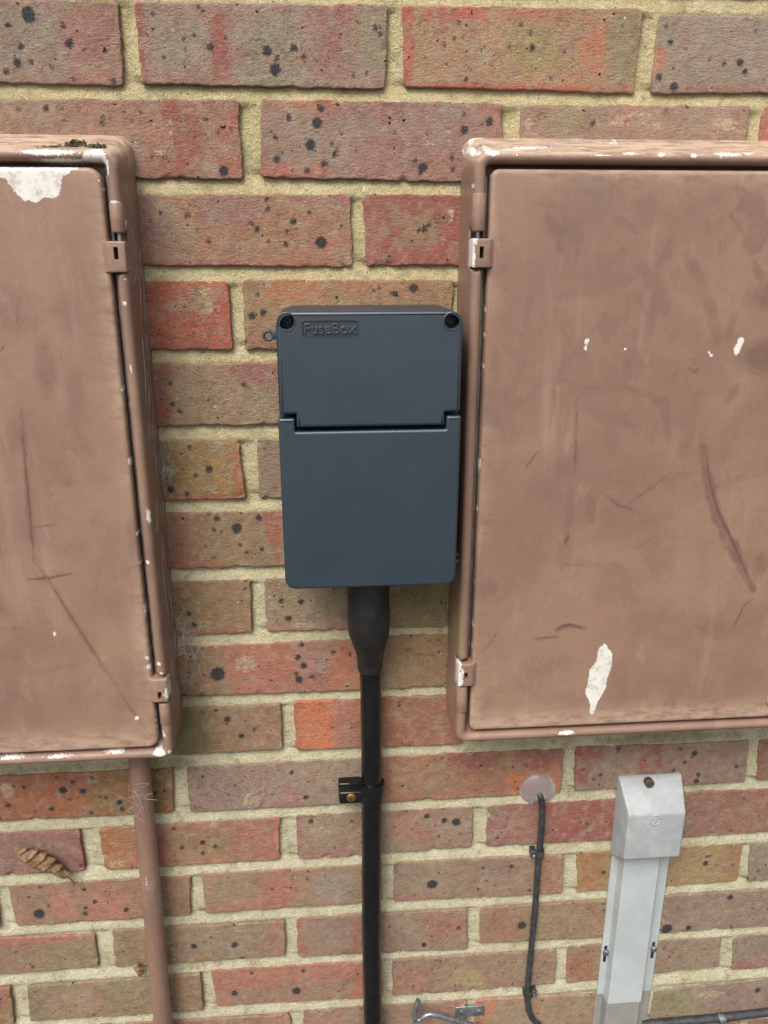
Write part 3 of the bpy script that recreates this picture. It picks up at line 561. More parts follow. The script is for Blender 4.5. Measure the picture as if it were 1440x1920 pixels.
def cabinet(name, label, x0, x1, zt_, zb_, topin, hinge_x, sgn, hinges, door_r, chips, polys, strokes, blobs, scratches, rimchips, moss, fadetop, group):
    """x0..x1, zb_..zt_ outline at the wall (m). hinge side sgn=+1: right edge, -1: left edge"""
    global HL, VL
    HL, VL = x1-x0, zt_-zb_
    root = empty(name, ((x0+x1)/2, 0, zb_), label, 'meter cabinet', group); root['_w'] = [(x0+x1)/2, 0, zb_]
    prof = [(0, -8, 0, 13), (0, 2, 0, 13), (.3, 20, topin*.36, 13), (.6, 40, topin*.72, 13), (.9, 54, topin*.97, 12.5)]
    for i in range(9):
        a = math.pi*i/8; prof.append((6-5*math.cos(a), 58.5+5.6*math.sin(a), topin, max(12.5-1.1*i, 4.5)))
    prof += [(11.2, 55, topin, 4.3), (11.3, 45, topin, 4.2), (16, 45, topin, 4), (30, 45, topin, 4)]
    loops = []; step = .0026
    ins = []
    for (s, d, ti, r) in prof:
        Lp = rrloop(x0+s/1000, x1-s/1000, zb_+s/1000, zt_-(s+ti)/1000, r/1000, step)
        loops.append(np.stack([Lp[:, 0], np.full(len(Lp), -d/1000), Lp[:, 1]], 1)); ins += [s]*len(Lp)
    n = len(loops[0]); V = np.vstack(loops); ins = np.array(ins); nl = len(loops)
    hz = [(h['z0'], h['z1']) for h in hinges]
    for (a, b) in hz:      # notch in the bead for the hinge
        m = (V[:, 2] < a) & (V[:, 2] > b) & (abs(V[:, 0]-hinge_x) < .014) & (ins > .95)
        V[m, 1] = np.maximum(V[m, 1], -.047)
    a = np.arange(n); b = (a+1) % n; F = np.vstack([np.stack([i*n+a, i*n+b, (i+1)*n+b, (i+1)*n+a], -1) for i in range(nl-1)])
    F = F.tolist() + [list(range((nl-1)*n, nl*n))]
    chip, sm = marks(V, 62, rimchips, [], [], []); chip = np.where((ins < .85) & (V[:, 2] < zt_-.03), -9, chip)
    ch2 = np.where((ins > 3) & (ins < 9), .0, -1.5)
    xx = V[:, 0]*1000; zz = V[:, 2]*1000; yy = V[:, 1]*1000
    ed = fbm(xx/9, zz/9, 77, 3)*4-2.6; low = sstep(.05, 0, V[:, 2]-zb_); chip = np.maximum(chip, np.where(ins >= .9, ed*.6-1.3+1.0*low*(sgn > 0), -9))
    topm = sstep(zt_-.034, zt_-.012, V[:, 2]); streak = fbm(xx/26, yy/4+zz/4, 91, 4)*5-1.3
    chip = np.maximum(chip, np.where(ins < 9, streak*topm-2.6*(1-topm)-2.2*(1-fadetop), -9))
    mo = np.zeros(len(V))
    for (px, py, rx, ry, st) in moss:
        p = at(px, py, 50); q = np.hypot((V[:, 0]-p[0])/(abs(at(px+rx, py, 50)[0]-p[0])), (V[:, 2]-p[2])/abs(at(px, py+ry, 50)[2]-p[2])); mo = np.maximum(mo, st*(1-sstep(.3, 1.2, q)))
    mo = np.where(ins < 9, mo, 0)
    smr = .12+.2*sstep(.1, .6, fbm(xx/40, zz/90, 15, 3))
    body = build('housing', V, F, M_PAINT, root, True, dict(chip=chip, scr=np.full(len(V), -9.0), smudge_shade=smr, fade=topm*sstep(6, 2, ins), moss=mo))
    # door
    dx0, dx1, dz0, dz1 = x0+.0155, x1-.0155, zb_+.0145, zt_-.0150-topin/1000
    Wd, Hd = (dx1-dx0)*1000, (dz1-dz0)*1000
    U, Vv, d, Fd, rim = rrgrid(Wd, Hd, door_r, [0, .4, 1, 1.8, 2.8, 4, 6, 8], 1.6)
    X = dx0+U/1000; Z = dz1-Vv/1000
    dep = 62.2 - roll(d, 3.6) + .9*(1-np.exp(-d/40))*0 + .35*fbm(U/90, Vv/90, 31, 2)*np.clip(d/30, 0, 1)
    P = np.stack([X, -dep/1000, Z], 1); P, Fd = skirt(P, Fd, rim, -.049)
    chip, sm = marks(P, 62, chips, polys, strokes, blobs)
    dd = np.concatenate([d, np.zeros(len(rim))]); xx = P[:, 0]*1000; zz = P[:, 2]*1000
    edc = fbm(xx/7, zz/11, 55, 3)*5-2.2; chip = np.maximum(chip, np.where(dd < 2.2, edc-dd*.5, -9))
    edge_f = np.exp(-dd/9)*.5*np.clip(.5+fbm(xx/60, zz/60, 61, 3), 0, 1)
    botf = sstep(.035, .004, P[:, 2]-dz0)*.55
    door = build('door', P, Fd[:, ::-1], M_PAINT, root, True, dict(chip=chip, smudge_shade=sm, scr=scratch(P, 62, scratches), fade=np.maximum(edge_f, botf), moss=np.zeros(len(P))))
    # gasket strip lining the gap on the hinge side
    mbg = MB(); gx = hinge_x+(-sgn)*.0128; mbg.box(gx-.0012, gx+.0012, -.0530, -.0445, zb_+.02, zt_-.035, .0004); mbg.build('gasket', M_GASKET, root)
    for h in hinges:
        lx0, lx1 = sorted((hinge_x-sgn*.0007, hinge_x-sgn*.0205)); z0, z1 = h['lug']
        sx0, sx1 = (hinge_x-.0105, hinge_x-.0068) if sgn > 0 else (hinge_x+.0068, hinge_x+.0105)
        s0, s1 = h['slot']
        lug = lug_mesh(lx0, lx1, z0, z1, sx0, sx1, s0, s1, root, h['chip'], sgn)
        mb = MB(); mb.box(sx0-.001, sx1+.001, -.0585, -.050, s1-.001, s0+.001); mb.build('slot_recess', M_DARK, lug, False)
        mb = MB(); bxc = hinge_x-sgn*.0062
        b0, b1 = h['barrel']; mb.tube([(bxc, -.0592, b0), (bxc, -.0592, b0-.0006), (bxc, -.0592, b0-.0012), (bxc, -.0592, b1+.0012), (bxc, -.0592, b1+.0006), (bxc, -.0592, b1)], [.0050, .0055, .0058, .0058, .0055, .0050], 24)
        V = np.array([tuple(p) for p in mb.v]); nv = len(V)
        build('hinge_barrel', V, mb.f, M_PAINT, root, True, dict(chip=fbm(V[:, 0]*130, V[:, 2]*130, 5)*3-2.3, scr=np.full(nv, -9.0), smudge_shade=np.full(nv, .3), fade=np.full(nv, .15), moss=np.zeros(nv)), auto=50)
        mb = MB(); mb.tube([(bxc, -.0585, b0+.012), (bxc, -.0585, b1-.012)], .0017, 12); mb.build('hinge_pin', M_ZINC, root)
    return root, (dx0, dx1, dz0, dz1)
def lug_mesh(x0, x1, z0, z1, sx0, sx1, s0, s1, root, chipamt, sgn):
    bm = bmesh.new(); yf, yb = -.0668, -.0500
    def rect(a, b, c, d, y): return [bm.verts.new((a, y, c)), bm.verts.new((b, y, c)), bm.verts.new((b, y, d)), bm.verts.new((a, y, d))]
    o1 = rect(x0, x1, z1, z0, yf); o2 = rect(x0, x1, z1, z0, yb); i1 = rect(sx0, sx1, s1, s0, yf); i2 = rect(sx0, sx1, s1, s0, yb)
    for i in range(4):
        j = (i+1) % 4
        bm.faces.new((o1[i], o1[j], i1[j], i1[i])); bm.faces.new((o2[i], o2[j], o1[j], o1[i])); bm.faces.new((i1[i], i1[j], i2[j], i2[i]))
    bm.normal_update(); eds = [e for e in bm.edges if e.verts[0] in o1 and e.verts[1] in o1] + [e for e in bm.edges if (e.verts[0] in o1) != (e.verts[1] in o1) and (e.verts[0] in o2 or e.verts[1] in o2)]
    bmesh.ops.bevel(bm, geom=eds, offset=.0016, segments=3, profile=.5, affect='EDGES')
    bmesh.ops.subdivide_edges(bm, edges=[e for e in bm.edges if e.calc_length() > .004], cuts=4, use_grid_fill=True)
    mb = MB(); mb.bm(bm); V = np.array([tuple(p) for p in mb.v]); n = len(V)
    edge = np.minimum(abs(V[:, 2]-z0), abs(V[:, 2]-z1))*1000; out = (x1-V[:, 0] if sgn > 0 else V[:, 0]-x0)*1000
    chip = fbm(V[:, 0]*160, V[:, 2]*160, 7)*3 + chipamt*3 - out*.55 - 1.0
    # soften: blend lug into the door on its inner end
    inner = (V[:, 0]-x0 if sgn > 0 else x1-V[:, 0]); k = sstep(.006, 0, inner); V[:, 1] = V[:, 1]*(1-k)+(np.maximum(V[:, 1], -.0622))*k
    return build('hinge_lug', V, mb.f, M_PAINT, root, True, dict(chip=chip, scr=np.full(n, -9.0), smudge_shade=np.full(n, .25), fade=np.full(n, .1), moss=np.zeros(n)), auto=40)
zz = lambda px, py, D=62: at(px, py, D)[2]
hl = [dict(z0=zz(205, 433), z1=zz(205, 512), lug=(zz(215, 452), zz(215, 511)), slot=(zz(220, 463), zz(220, 486)), barrel=(zz(212, 380), zz(215, 436)), chip=-.2),
      dict(z0=zz(300, 1266), z1=zz(300, 1319), lug=(zz(300, 1270), zz(300, 1313)), slot=(zz(300, 1293), zz(300, 1307)), barrel=(zz(300, 1318), zz(300, 1358)), chip=.5)]
hr = [dict(z0=zz(890, 432), z1=zz(890, 505), lug=(zz(890, 447), zz(890, 502)), slot=(zz(890, 462), zz(890, 484)), barrel=(zz(890, 362), zz(890, 433)), chip=.9),
      dict(z0=zz(860, 1238), z1=zz(860, 1287), lug=(zz(860, 1242), zz(860, 1284)), slot=(zz(860, 1258), zz(860, 1270)), barrel=(zz(860, 1287), zz(860, 1336)), chip=.9)]
rs = random.Random(5)
Lpoly = [(-30, 313), (146, 313), (145, 318), (133, 319), (130, 326), (117, 330), (115, 348), (111, 367), (103, 371), (78, 371), (73, 379), (63, 380), (58, 376), (45, 377), (35, 367), (23, 353), (15, 343), (10, 334), (-30, 331)]
Lstr = [([(40, 770), (47, 860), (52, 930), (60, 1000), (64, 1050)], 9, .7), ([(64, 1050), (90, 1085), (130, 1150), (180, 1230), (215, 1280), (275, 1370)], 10, .55), ([(52, 1086), (95, 1083), (135, 1075)], 7, .75),
        ([(205, 1000), (185, 1060), (176, 1110)], 12, .2), ([(36, 560), (34, 640)], 3, .4), ([(210, 1130), (225, 1180)], 20, .2), ([(60, 990), (108, 985)], 4, .4), ([(20, 790), (60, 850)], 3, .4), ([(0, 660), (12, 640)], 3, .5), ([(0, 1230), (60, 1190), (90, 1170)], 40, .25), ([(30, 1265), (140, 1245)], 18, .18)]
Lblob = [(85, 690, 26, 75, .55), (140, 730, 22, 60, .4), (120, 580, 30, 60, .25), (150, 460, 40, 80, .22), (128, 905, 16, 10, .3), (0, 1130, 14, 30, .35), (100, 1210, 60, 40, .2), (180, 390, 50, 40, .2), (250, 1280, 40, 60, .25)]
Lchip = [(102, 1188, 3, 4), (257, 1346, 4, 4), (186, 339, 3, 3), (276, 1234, 4, 4), (279, 1250, 4, 5), (258, 1001, 3, 4), (272, 1145, 2, 10)]
Lrim = [(90, 286, 55, 6), (120, 301, 50, 4), (178, 292, 22, 13), (196, 312, 9, 22), (215, 382, 12, 7), (232, 418, 4, 8), (234, 569, 4, 5), (279, 968, 4, 14), (277, 1053, 4, 4), (234, 523, 3, 3), (246, 690, 2, 8), (300, 1411, 12, 6), (306, 1375, 4, 6), (303, 1262, 4, 4), (298, 1243, 4, 4), (230, 505, 5, 3), (318, 1408, 4, 4), (110, 1418, 26, 2), (215, 1411, 16, 2), (20, 1421, 26, 2)]
Lscr = [([(40, 780), (46, 850), (50, 900), (56, 960), (60, 1010), (64, 1052)], 1.1), ([(66, 1054), (92, 1088), (130, 1150), (180, 1230), (210, 1272)], 1.0), ([(50, 1087), (95, 1083), (137, 1074)], 1.3), ([(205, 1270), (240, 1322), (272, 1366)], .9), ([(33, 568), (33, 620)], .6), ([(60, 990), (85, 985), (110, 983)], .7), ([(0, 660), (8, 648)], .8), ([(30, 800), (50, 850), (68, 880)], .5), ([(62, 1380), (120, 1392), (180, 1396)], .6), ([(90, 1040), (118, 1036)], .5), ([(10, 1180), (60, 1172)], .4), ([(45, 935), (130, 925)], .3), ([(24, 700), (34, 770)], .4)]
Rscr = [([(1324, 845), (1330, 900), (1346, 960), (1372, 1012), (1390, 1054), (1411, 1104)], 1.5), ([(1043, 1182), (1052, 1174), (1070, 1171), (1097, 1179)], 1.7), ([(1003, 1199), (1022, 1195), (1047, 1194)], 1.0), ([(1140, 931), (1158, 948), (1188, 957)], .8), ([(1258, 887), (1210, 922), (1172, 951)], .5), ([(1009, 845), (982, 882)], .8), ([(895, 1232), (920, 1206), (938, 1172)], .6), ([(1412, 1124), (1395, 1135), (1374, 1180)], .8), ([(1290, 690), (1300, 698), (1310, 692), (1300, 684)], .7), ([(962, 1184), (972, 1202)], .7), ([(1268, 887), (1298, 888)], .7), ([(1210, 1030), (1211, 1070)], .5), ([(1030, 490), (1070, 502)], .5), ([(900, 1090), (908, 1094)], .8), ([(1120, 868), (1124, 900)], .5), ([(1250, 1365), (1180, 1366)], .5), ([(1082, 762), (1079, 850), (1074, 905)], .9), ([(1060, 1020), (1066, 1002)], 2.0), ([(1440, 830), (1330, 870), (1240, 930)], .3), ([(1440, 880), (1300, 912)], .3), ([(1015, 1240), (1003, 1268)], .4), ([(1160, 600), (1175, 640)], .5), ([(1395, 690), (1440, 712)], .6)]
LX1, RX0 = -.1655, .1255
cab1, _ = cabinet('meter_cabinet', 'brown painted meter cabinet with large white paint chip at top of its door', LX1-.40, LX1, ZOFF-.104, ZOFF-.698, 15, LX1, 1, hl, 11, Lchip, [Lpoly], Lstr, Lblob, Lscr, Lrim, [(70, 280, 60, 10, .5), (170, 290, 30, 20, .55)], .55, 'brown meter cabinets on the wall')
Rpoly = [(1135, 1205), (1141, 1215), (1148, 1226), (1147, 1250), (1138, 1275), (1136, 1290), (1119, 1320), (1112, 1342), (1105, 1336), (1107, 1320), (1097, 1300), (1102, 1280), (1105, 1256), (1118, 1240), (1122, 1216)]
Rstr = [([(1320, 838), (1324, 890), (1338, 950), (1362, 1005), (1385, 1050), (1412, 1107)], 26, .85), ([(1043, 1182), (1066, 1172), (1097, 1178)], 13, .7), ([(1004, 1198), (1046, 1193)], 8, .6), ([(1081, 750), (1077, 880), (1066, 980), (1052, 1070)], 13, .45), ([(1140, 930), (1158, 946), (1187, 956)], 6, .75), ([(1258, 887), (1210, 922), (1172, 950)], 3.5, .55), ([(1008, 846), (983, 881)], 5, .6),
        ([(1025, 408), (1044, 430), (1052, 475)], 20, .45), ([(1058, 408), (1085, 445), (1084, 475)], 22, .4), ([(1148, 408), (1172, 416), (1192, 434)], 14, .5), ([(1262, 440), (1245, 478), (1230, 500)], 9, .45), ([(1258, 470), (1243, 488)], 9, .45), ([(1200, 500), (1240, 540), (1248, 590)], 26, .4), ([(1235, 510), (1222, 600), (1210, 640)], 16, .35), ([(1285, 478), (1310, 520), (1335, 580), (1345, 640)], 26, .4), ([(1385, 355), (1415, 385), (1424, 430), (1412, 470)], 40, .55), ([(1370, 402), (1395, 440)], 9, .45), ([(1420, 445), (1424, 470)], 16, .6), ([(1415, 490), (1428, 530)], 16, .6), ([(1270, 500), (1265, 540)], 14, .35),
        ([(1135, 592), (1138, 640)], 22, .4), ([(1150, 592), (1152, 625)], 12, .35), ([(1175, 675), (1181, 708)], 16, .45), ([(1380, 585), (1365, 630)], 14, .4), ([(1360, 755), (1385, 720)], 12, .45), ([(1172, 725), (1206, 735), (1245, 755), (1255, 830)], 18, .35), ([(1105, 770), (1150, 785), (1190, 800)], 22, .35), ([(1140, 790), (1148, 850)], 26, .3), ([(1125, 600), (1055, 690), (1040, 715)], 7, .25), ([(1310, 740), (1290, 800), (1282, 850)], 30, .3), ([(1262, 1310), (1246, 1340)], 24, .5), ([(1412, 1122), (1395, 1135), (1372, 1180)], 7, .55), ([(918, 1085), (930, 1115)], 16, .3), ([(905, 980), (930, 975)], 10, .3), ([(1298, 1170), (1350, 1200)], 8, .3), ([(895, 1230), (925, 1200), (938, 1172)], 4, .5), ([(1290, 690), (1310, 700)], 7, .6), ([(1295, 672), (1306, 684)], 5, .6), ([(1440, 870), (1340, 900), (1250, 960), (1100, 1010)], 46, .16)]
for i in range(46):
    x = rs.uniform(940, 1435); y = rs.uniform(340, 1340); a = rs.uniform(0, 6.28); l = rs.uniform(12, 60); Rstr.append(([(x, y), (x+l*.5*math.cos(a)+rs.uniform(-6, 6), y+l*.5*math.sin(a)), (x+l*math.cos(a), y+l*math.sin(a))], rs.uniform(3, 18), rs.uniform(.1, .34)))
for i in range(16):
    x = rs.uniform(0, 200); y = rs.uniform(420, 1390); a = rs.uniform(0, 6.28); l = rs.uniform(12, 60); Lstr.append(([(x, y), (x+l*.5*math.cos(a)+rs.uniform(-6, 6), y+l*.5*math.sin(a)), (x+l*math.cos(a), y+l*math.sin(a))], rs.uniform(2, 10), rs.uniform(.1, .32)))
Rblob = [(1425, 668, 46, 36, .75), (1215, 395, 26, 34, .35), (1440, 555, 40, 30, .6), (1130, 1110, 30, 40, .25), (1060, 1035, 22, 40, .3), (1425, 1060, 20, 30, .45), (1060, 880, 30, 24, .25), (930, 680, 16, 36, .25), (1390, 1290, 60, 60, .2), (1150, 510, 60, 40, .15), (960, 820, 40, 30, .12)]
Rchip = [(1100, 640, 4, 7), (1098, 652, 3, 5), (1389, 639, 6, 7), (1382, 655, 6, 11), (1386, 648, 6, 7), (1330, 660, 3, 3), (1334, 666, 3, 3), (1172, 654, 3, 3)]
Rrim = [(924, 285, 14, 8), (898, 283, 7, 8), (893, 268, 8, 5), (960, 279, 30, 4), (1010, 270, 40, 4), (1240, 290, 8, 4), (1302, 292, 8, 4), (1365, 289, 26, 5), (1405, 287, 8, 4), (1180, 288, 12, 3), (887, 348, 5, 5), (1060, 1373, 16, 3)]
cab2, dr2 = cabinet('meter_cabinet', 'brown painted meter cabinet with narrow drip-shaped white chip low on its door', RX0, RX0+.44, ZOFF-.103, ZOFF-.696, 15, RX0, -1, hr, 7, Rchip, [Rpoly], Rstr, Rblob, Rscr, Rrim, [(858, 1190, 10, 80, .62), (864, 1060, 9, 50, .5), (856, 1110, 10, 40, .55)], .9, 'brown meter cabinets on the wall')
# latch at the door's free side
lp = at(1450, 1312, 62.5); mb = MB()
mb.tube([(lp[0], -.0600, lp[2]), (lp[0], -.0640, lp[2]), (lp[0], -.0648, lp[2])], [.0085, .0085, .0075], 32); V = np.array([tuple(p) for p in mb.v]); z_ = np.zeros(len(V))
lt = build('latch', V, mb.f, M_PAINT, cab2, True, dict(scr=z_-9, chip=z_-9, smudge_shade=z_, fade=z_+.2, moss=z_), auto=40)
mb = MB(); mb.tube([(lp[0], -.0640, lp[2]), (lp[0], -.0656, lp[2])], .0045, 20); mb.build('latch_slot', M_DARK, lt)

# ------------------------------------------------------------------ dark grey fuse box
FB = empty('fuse_box', tuple(at(690, 840, 0)), 'dark slate grey plastic fuse box with hinged lower cover between the brown cabinets', 'fuse box'); FB['_w'] = list(at(690, 840, 0))
BX0, BX1, BZ1, BZ0 = -.0455, .1205, ZOFF-.2486, ZOFF-.5010
def rrbox(name, x0, x1, z0, z1, rc, yf, yb, re, parent, m, step=30):
    Wd, Hd = (x1-x0)*1000, (z1-z0)*1000; e = [0]+[re*(1-math.cos(math.pi/2*i/6)) for i in range(1, 7)]+[rc] if rc > re else [0]+[re*(1-math.cos(math.pi/2*i/6)) for i in range(1, 7)]
    U, V, d, F, rim = rrgrid(Wd, Hd, rc, e, step); P = np.stack([x0+U/1000, -(yf-roll(d, re))/1000, z1-V/1000], 1); P, F = skirt(P, F, rim, -yb/1000)
    return build(name, P, F[:, ::-1], m, parent, True, auto=50)
rrbox('back_box', BX0, BX1, BZ0, BZ1, 14, 46, -6, 1.5, FB, M_FUSE)
rrbox('cover_rim', BX0+.0012, BX1-.0015, BZ0+.0005, BZ1-.0008, 13.5, 63, 45, 1.2, FB, M_FUSE)
def polyround(pts, n=6):
    """pts: (x, z, r) -> rounded outline, CCW order as given"""
    out = []; m = len(pts)
    for i in range(m):
        p = np.array(pts[i][:2]); a = np.array(pts[i-1][:2]); b = np.array(pts[(i+1) % m][:2]); r = pts[i][2]
        if r <= 0: out.append(p); continue
        u = (a-p)/np.linalg.norm(a-p); v = (b-p)/np.linalg.norm(b-p); s = p+u*r; e = p+v*r
        c = p+u*r+v*r
        for k in range(n+1):
            t = k/n*math.pi/2; out.append(c - v*r*math.cos(t)*1.0 - u*r*math.sin(t)*1.0)
    return np.array(out)
def plate(name, outline, holes, yf, yb, re, parent, m):
    """rounded-edge plate facing -y with through holes (loops); the holes get walls 12 mm deep"""
    bm = bmesh.new(); n = len(outline)
    nxt = np.roll(outline, -1, 0)-outline; prv = outline-np.roll(outline, 1, 0)
    nn = lambda e: np.stack([-e[:, 1], e[:, 0]], 1)/np.maximum(np.linalg.norm(e, axis=1, keepdims=True), 1e-12)
    nrm = nn(nxt)+nn(prv); nrm /= np.maximum(np.linalg.norm(nrm, axis=1, keepdims=True), 1e-9); cosb = np.clip((nrm*nn(nxt)).sum(1, keepdims=True), .5, 1); nrm = nrm/cosb
    area = np.sum(outline[:, 0]*np.roll(outline[:, 1], -1)-np.roll(outline[:, 0], -1)*outline[:, 1]); nrm = nrm*(1 if area > 0 else -1)
    rings = []
    for (ins, dep) in [(0, yb)]+[(re*(1-math.cos(t)), yf-re*(1-math.sin(t))) for t in np.linspace(0, math.pi/2, 6)]+[(re+.5, yf)]:
        o = outline+nrm*ins/1000; rings.append([bm.verts.new((p[0], -dep/1000, p[1])) for p in o])
    for a, b in zip(rings[:-1], rings[1:]):
        for i in range(n): bm.faces.new((a[i], a[(i+1) % n], b[(i+1) % n], b[i]))
    edges = [bm.edges.get((rings[-1][i], rings[-1][(i+1) % n])) for i in range(n)]
    for hloop, hdep in holes:
        h1 = [bm.verts.new((p[0], -yf/1000, p[1])) for p in hloop]; h2 = [bm.verts.new((p[0], -(yf-hdep)/1000, p[1])) for p in hloop]; k = len(h1)
        for i in range(k):
            edges.append(bm.edges.new((h1[i], h1[(i+1) % k])))
        for i in range(k): bm.faces.new((h1[i], h1[(i+1) % k], h2[(i+1) % k], h2[i]))
        bm.faces.new(h2)
    bmesh.ops.triangle_fill(bm, edges=edges, use_beauty=True, use_dissolve=False)
    bmesh.ops.recalc_face_normals(bm, faces=bm.faces)
    mb = MB(); mb.bm(bm); return mb.build(name, m, parent, True, 40)
def circ(x, z, r, n=32): return np.array([(x+r*math.cos(2*math.pi*i/n), z+r*math.sin(2*math.pi*i/n)) for i in range(n)])
DF = 86
fx = lambda px, py, D=DF: at(px, py, D)[0]
LX0, LX1_ = fx(521, 680), fx(866, 680); ZT = at(690, 584, DF)[2]; ZC = at(690, 775, DF)[2]; ZL = at(690, 800, DF)[2]
TX0, TX1 = fx(556, 790), fx(834, 790)
up = polyround([(LX0, ZT, .011), (LX0, ZC, .0022), (TX0, ZC, .0008), (TX0, ZL, .0018), (TX1, ZL, .0018), (TX1, ZC, .0008), (LX1_, ZC, .0022), (LX1_, ZT, .011)])
s1 = at(537, 603, DF); s2 = at(848, 602, DF); SR = .0066
b0 = at(566, 601, DF); b1 = at(672, 631, DF)
badge = polyround([(b0[0], b0[2], .0025), (b0[0], b1[2], .0025), (b1[0], b1[2], .0025), (b1[0], b0[2], .0025)], 5)
cover = plate('upper_cover', up, [(circ(s1[0], s1[2], SR), 20), (circ(s2[0], s2[2], SR), 20), (badge, 1.3)], DF, 60, 2.6, FB, M_FUSE)
ZF0 = at(690, 783, DF)[2]; ZF1 = at(690, 808, DF)[2]; ZB = at(690, 1102, DF)[2]
FX0, FX1 = fx(528, 950), fx(862, 900); GX0, GX1 = fx(553, 795), fx(837, 795)
lo = polyround([(FX0, ZF0, .002), (FX0+.0005, ZB, .010), (FX1-.0008, ZB, .010), (FX1, ZF0, .002), (GX1, ZF0, .002), (GX1, ZF1, .0008), (GX0, ZF1, .0008), (GX0, ZF0, .002)])
flap = plate('hinged_flap', lo, [], DF-.8, 60, 2.4, FB, M_FUSE)
for s in (s1, s2):
    mb = MB(); ring = [(s[0]+.0074*math.cos(a), -DF/1000-.0001, s[2]+.0074*math.sin(a)) for a in np.linspace(0, 2*math.pi, 40)[:-1]]; mb.tube(ring, .0006, 8, closed=True); mb.build('screw_hole_rim', M_FUSE, cover)
    mb = MB(); y = -DF/1000+.005
    mb.tube([(s[0], y+.0135, s[2]), (s[0], y+.0105, s[2]), (s[0], y+.0098, s[2])], [.0050, .0050, .0040], 24)
    for a in (.5, .5+math.pi/2):
        M = Matrix.Translation((s[0], y+.0096, s[2])) @ Matrix.Rotation(a, 4, 'Y'); mb.box(-.0032, .0032, -.0006, .0006, -.0007, .0007, .0002, M)
    mb.build('screw', M_SCREW, cover)
# raised lettering in the badge
fc = bpy.data.curves.new('lettering', 'FONT'); fc.body = 'FuseBox'; fc.size = 1; fc.extrude = .05; fc.offset = -.004; fc.bevel_depth = .022; fc.bevel_resolution = 1; fc.align_x = 'CENTER'
fo = bpy.data.objects.new('lettering_curve', fc); S.collection.objects.link(fo); bpy.context.view_layer.update()
tm = bpy.data.meshes.new_from_object(fo.evaluated_get(bpy.context.evaluated_depsgraph_get())); bpy.data.objects.remove(fo)
tv = np.array([tuple(v.co) for v in tm.vertices]); wdt = tv[:, 0].max()-tv[:, 0].min(); hgt = tv[:, 1].max()-tv[:, 1].min()
k = (b1[0]-b0[0])*.93/wdt; kz = abs(b0[2]-b1[2])*.66/hgt
cxm = (tv[:, 0].max()+tv[:, 0].min())/2; cym = (tv[:, 1].max()+tv[:, 1].min())/2
P = np.stack([(b0[0]+b1[0])/2+(tv[:, 0]-cxm)*k, -(DF-.45)/1000-tv[:, 2]/abs(tv[:, 2]).max()*.0011, (b0[2]+b1[2])/2+(tv[:, 1]-cym)*kz], 1)
tx = build('lettering', P, [list(p.vertices) for p in tm.polygons], M_FUSE, cover, False)
# badge frame bead
mb = MB(); mb.tube([(p[0], -DF/1000-.0001, p[1]) for p in badge], .0004, 6, closed=True); mb.build('badge_border', M_FUSE, cover)
# scuff line on the cover skirt
for (px, py, D) in ((503, 629, 45), (855, 1046, 50)):
    c = at(px, py, D); mb = MB(); mb.tube([(c[0]+.0040*math.cos(a), c[1], c[2]+.0040*math.sin(a)) for a in np.linspace(0, 2*math.pi, 28)[:-1]], .0014, 10, closed=True)
    sg = 1 if px < 700 else -1; mb.box(min(c[0]+sg*.003, c[0]+sg*.010), max(c[0]+sg*.003, c[0]+sg*.010), c[1]-.0013, c[1]+.0013, c[2]-.0035, c[2]+.0045, .0006); mb.build('sealing_lug', M_FUSE, FB)

# ------------------------------------------------------------------ rubber boot, conduit and its clip
ctr = lambda px, py, D: at(px, py, D)
bt = [(691, 1085, 42, 20.5), (691, 1110, 42, 20.8), (691, 1140, 41, 21.2), (691, 1165, 39, 21.6), (692, 1185, 36, 20.8), (693, 1203, 32, 17.6), (693.5, 1220, 28, 15), (694, 1237, 25, 13.7), (694, 1249, 24, 13.4), (694, 1252, 23.5, 12.6)]
mb = MB(); pts = [ctr(a, b, c) for a, b, c, r in bt]; pp = smoothpath(pts, 5); rr_ = [np.interp(i/5, range(len(bt)), [b[3] for b in bt])/1000 for i in range(len(pp))]
mb.tube(pp, rr_, 40)
V = np.array([tuple(p) for p in mb.v]); V += (fbm(V[:, 0]*90, V[:, 2]*60, 3)*.0011+.0005*np.sin(V[:, 2]*900+V[:, 0]*60)*sstep(.014, .004, abs(V[:, 2]-at(693, 1203, 30)[2])))[:, None]*np.array([1, -1, 0])
tag(build('cable_boot', V, mb.f, M_BLACKR, None, True, auto=60), 'matt black rubber boot tapering from fuse box underside onto conduit', 'cable boot')
cd = [(694, 1240, 22), (695.5, 1300, 20), (696.5, 1400, 19), (697, 1480, 18), (697, 1560, 18), (696.5, 1650, 18), (696.5, 1760, 18), (698, 1850, 18), (699, 1930, 18)]
cp_ = [ctr(*c) for c in cd]; cp_.append(cp_[-1]*1); cp_[-1] = np.array([cp_[-2][0]+.001, cp_[-2][1], 0.02])
mb = MB(); mb.tube(smoothpath(cp_, 8), .0116, 36); tag(mb.build('black_cable', M_BLACKP, None), 'thick glossy black cable running down the wall from the boot', 'cable')
cl = empty('cable_clip', tuple(at(660, 1485, 0)), 'black plastic cleat with brass screw holding the thick black cable', 'cable clip'); cl['_w'] = list(at(660, 1485, 0))
zc0 = at(697, 1478, 30)[2]; zc1 = at(697, 1512, 30)[2]; xc = at(697, 1490, 18)[0]; yc = -.018
mb = MB(); n = 48; Vv = []; Ff = []
for (r, z) in [(.0113, zc0), (.0142, zc0+.0004), (.0146, zc0-.001), (.0146, zc1+.001), (.0142, zc1), (.0113, zc1)]:
    for i in range(n): a = 2*math.pi*i/n; Vv.append((xc+r*math.cos(a), yc+r*math.sin(a), z))
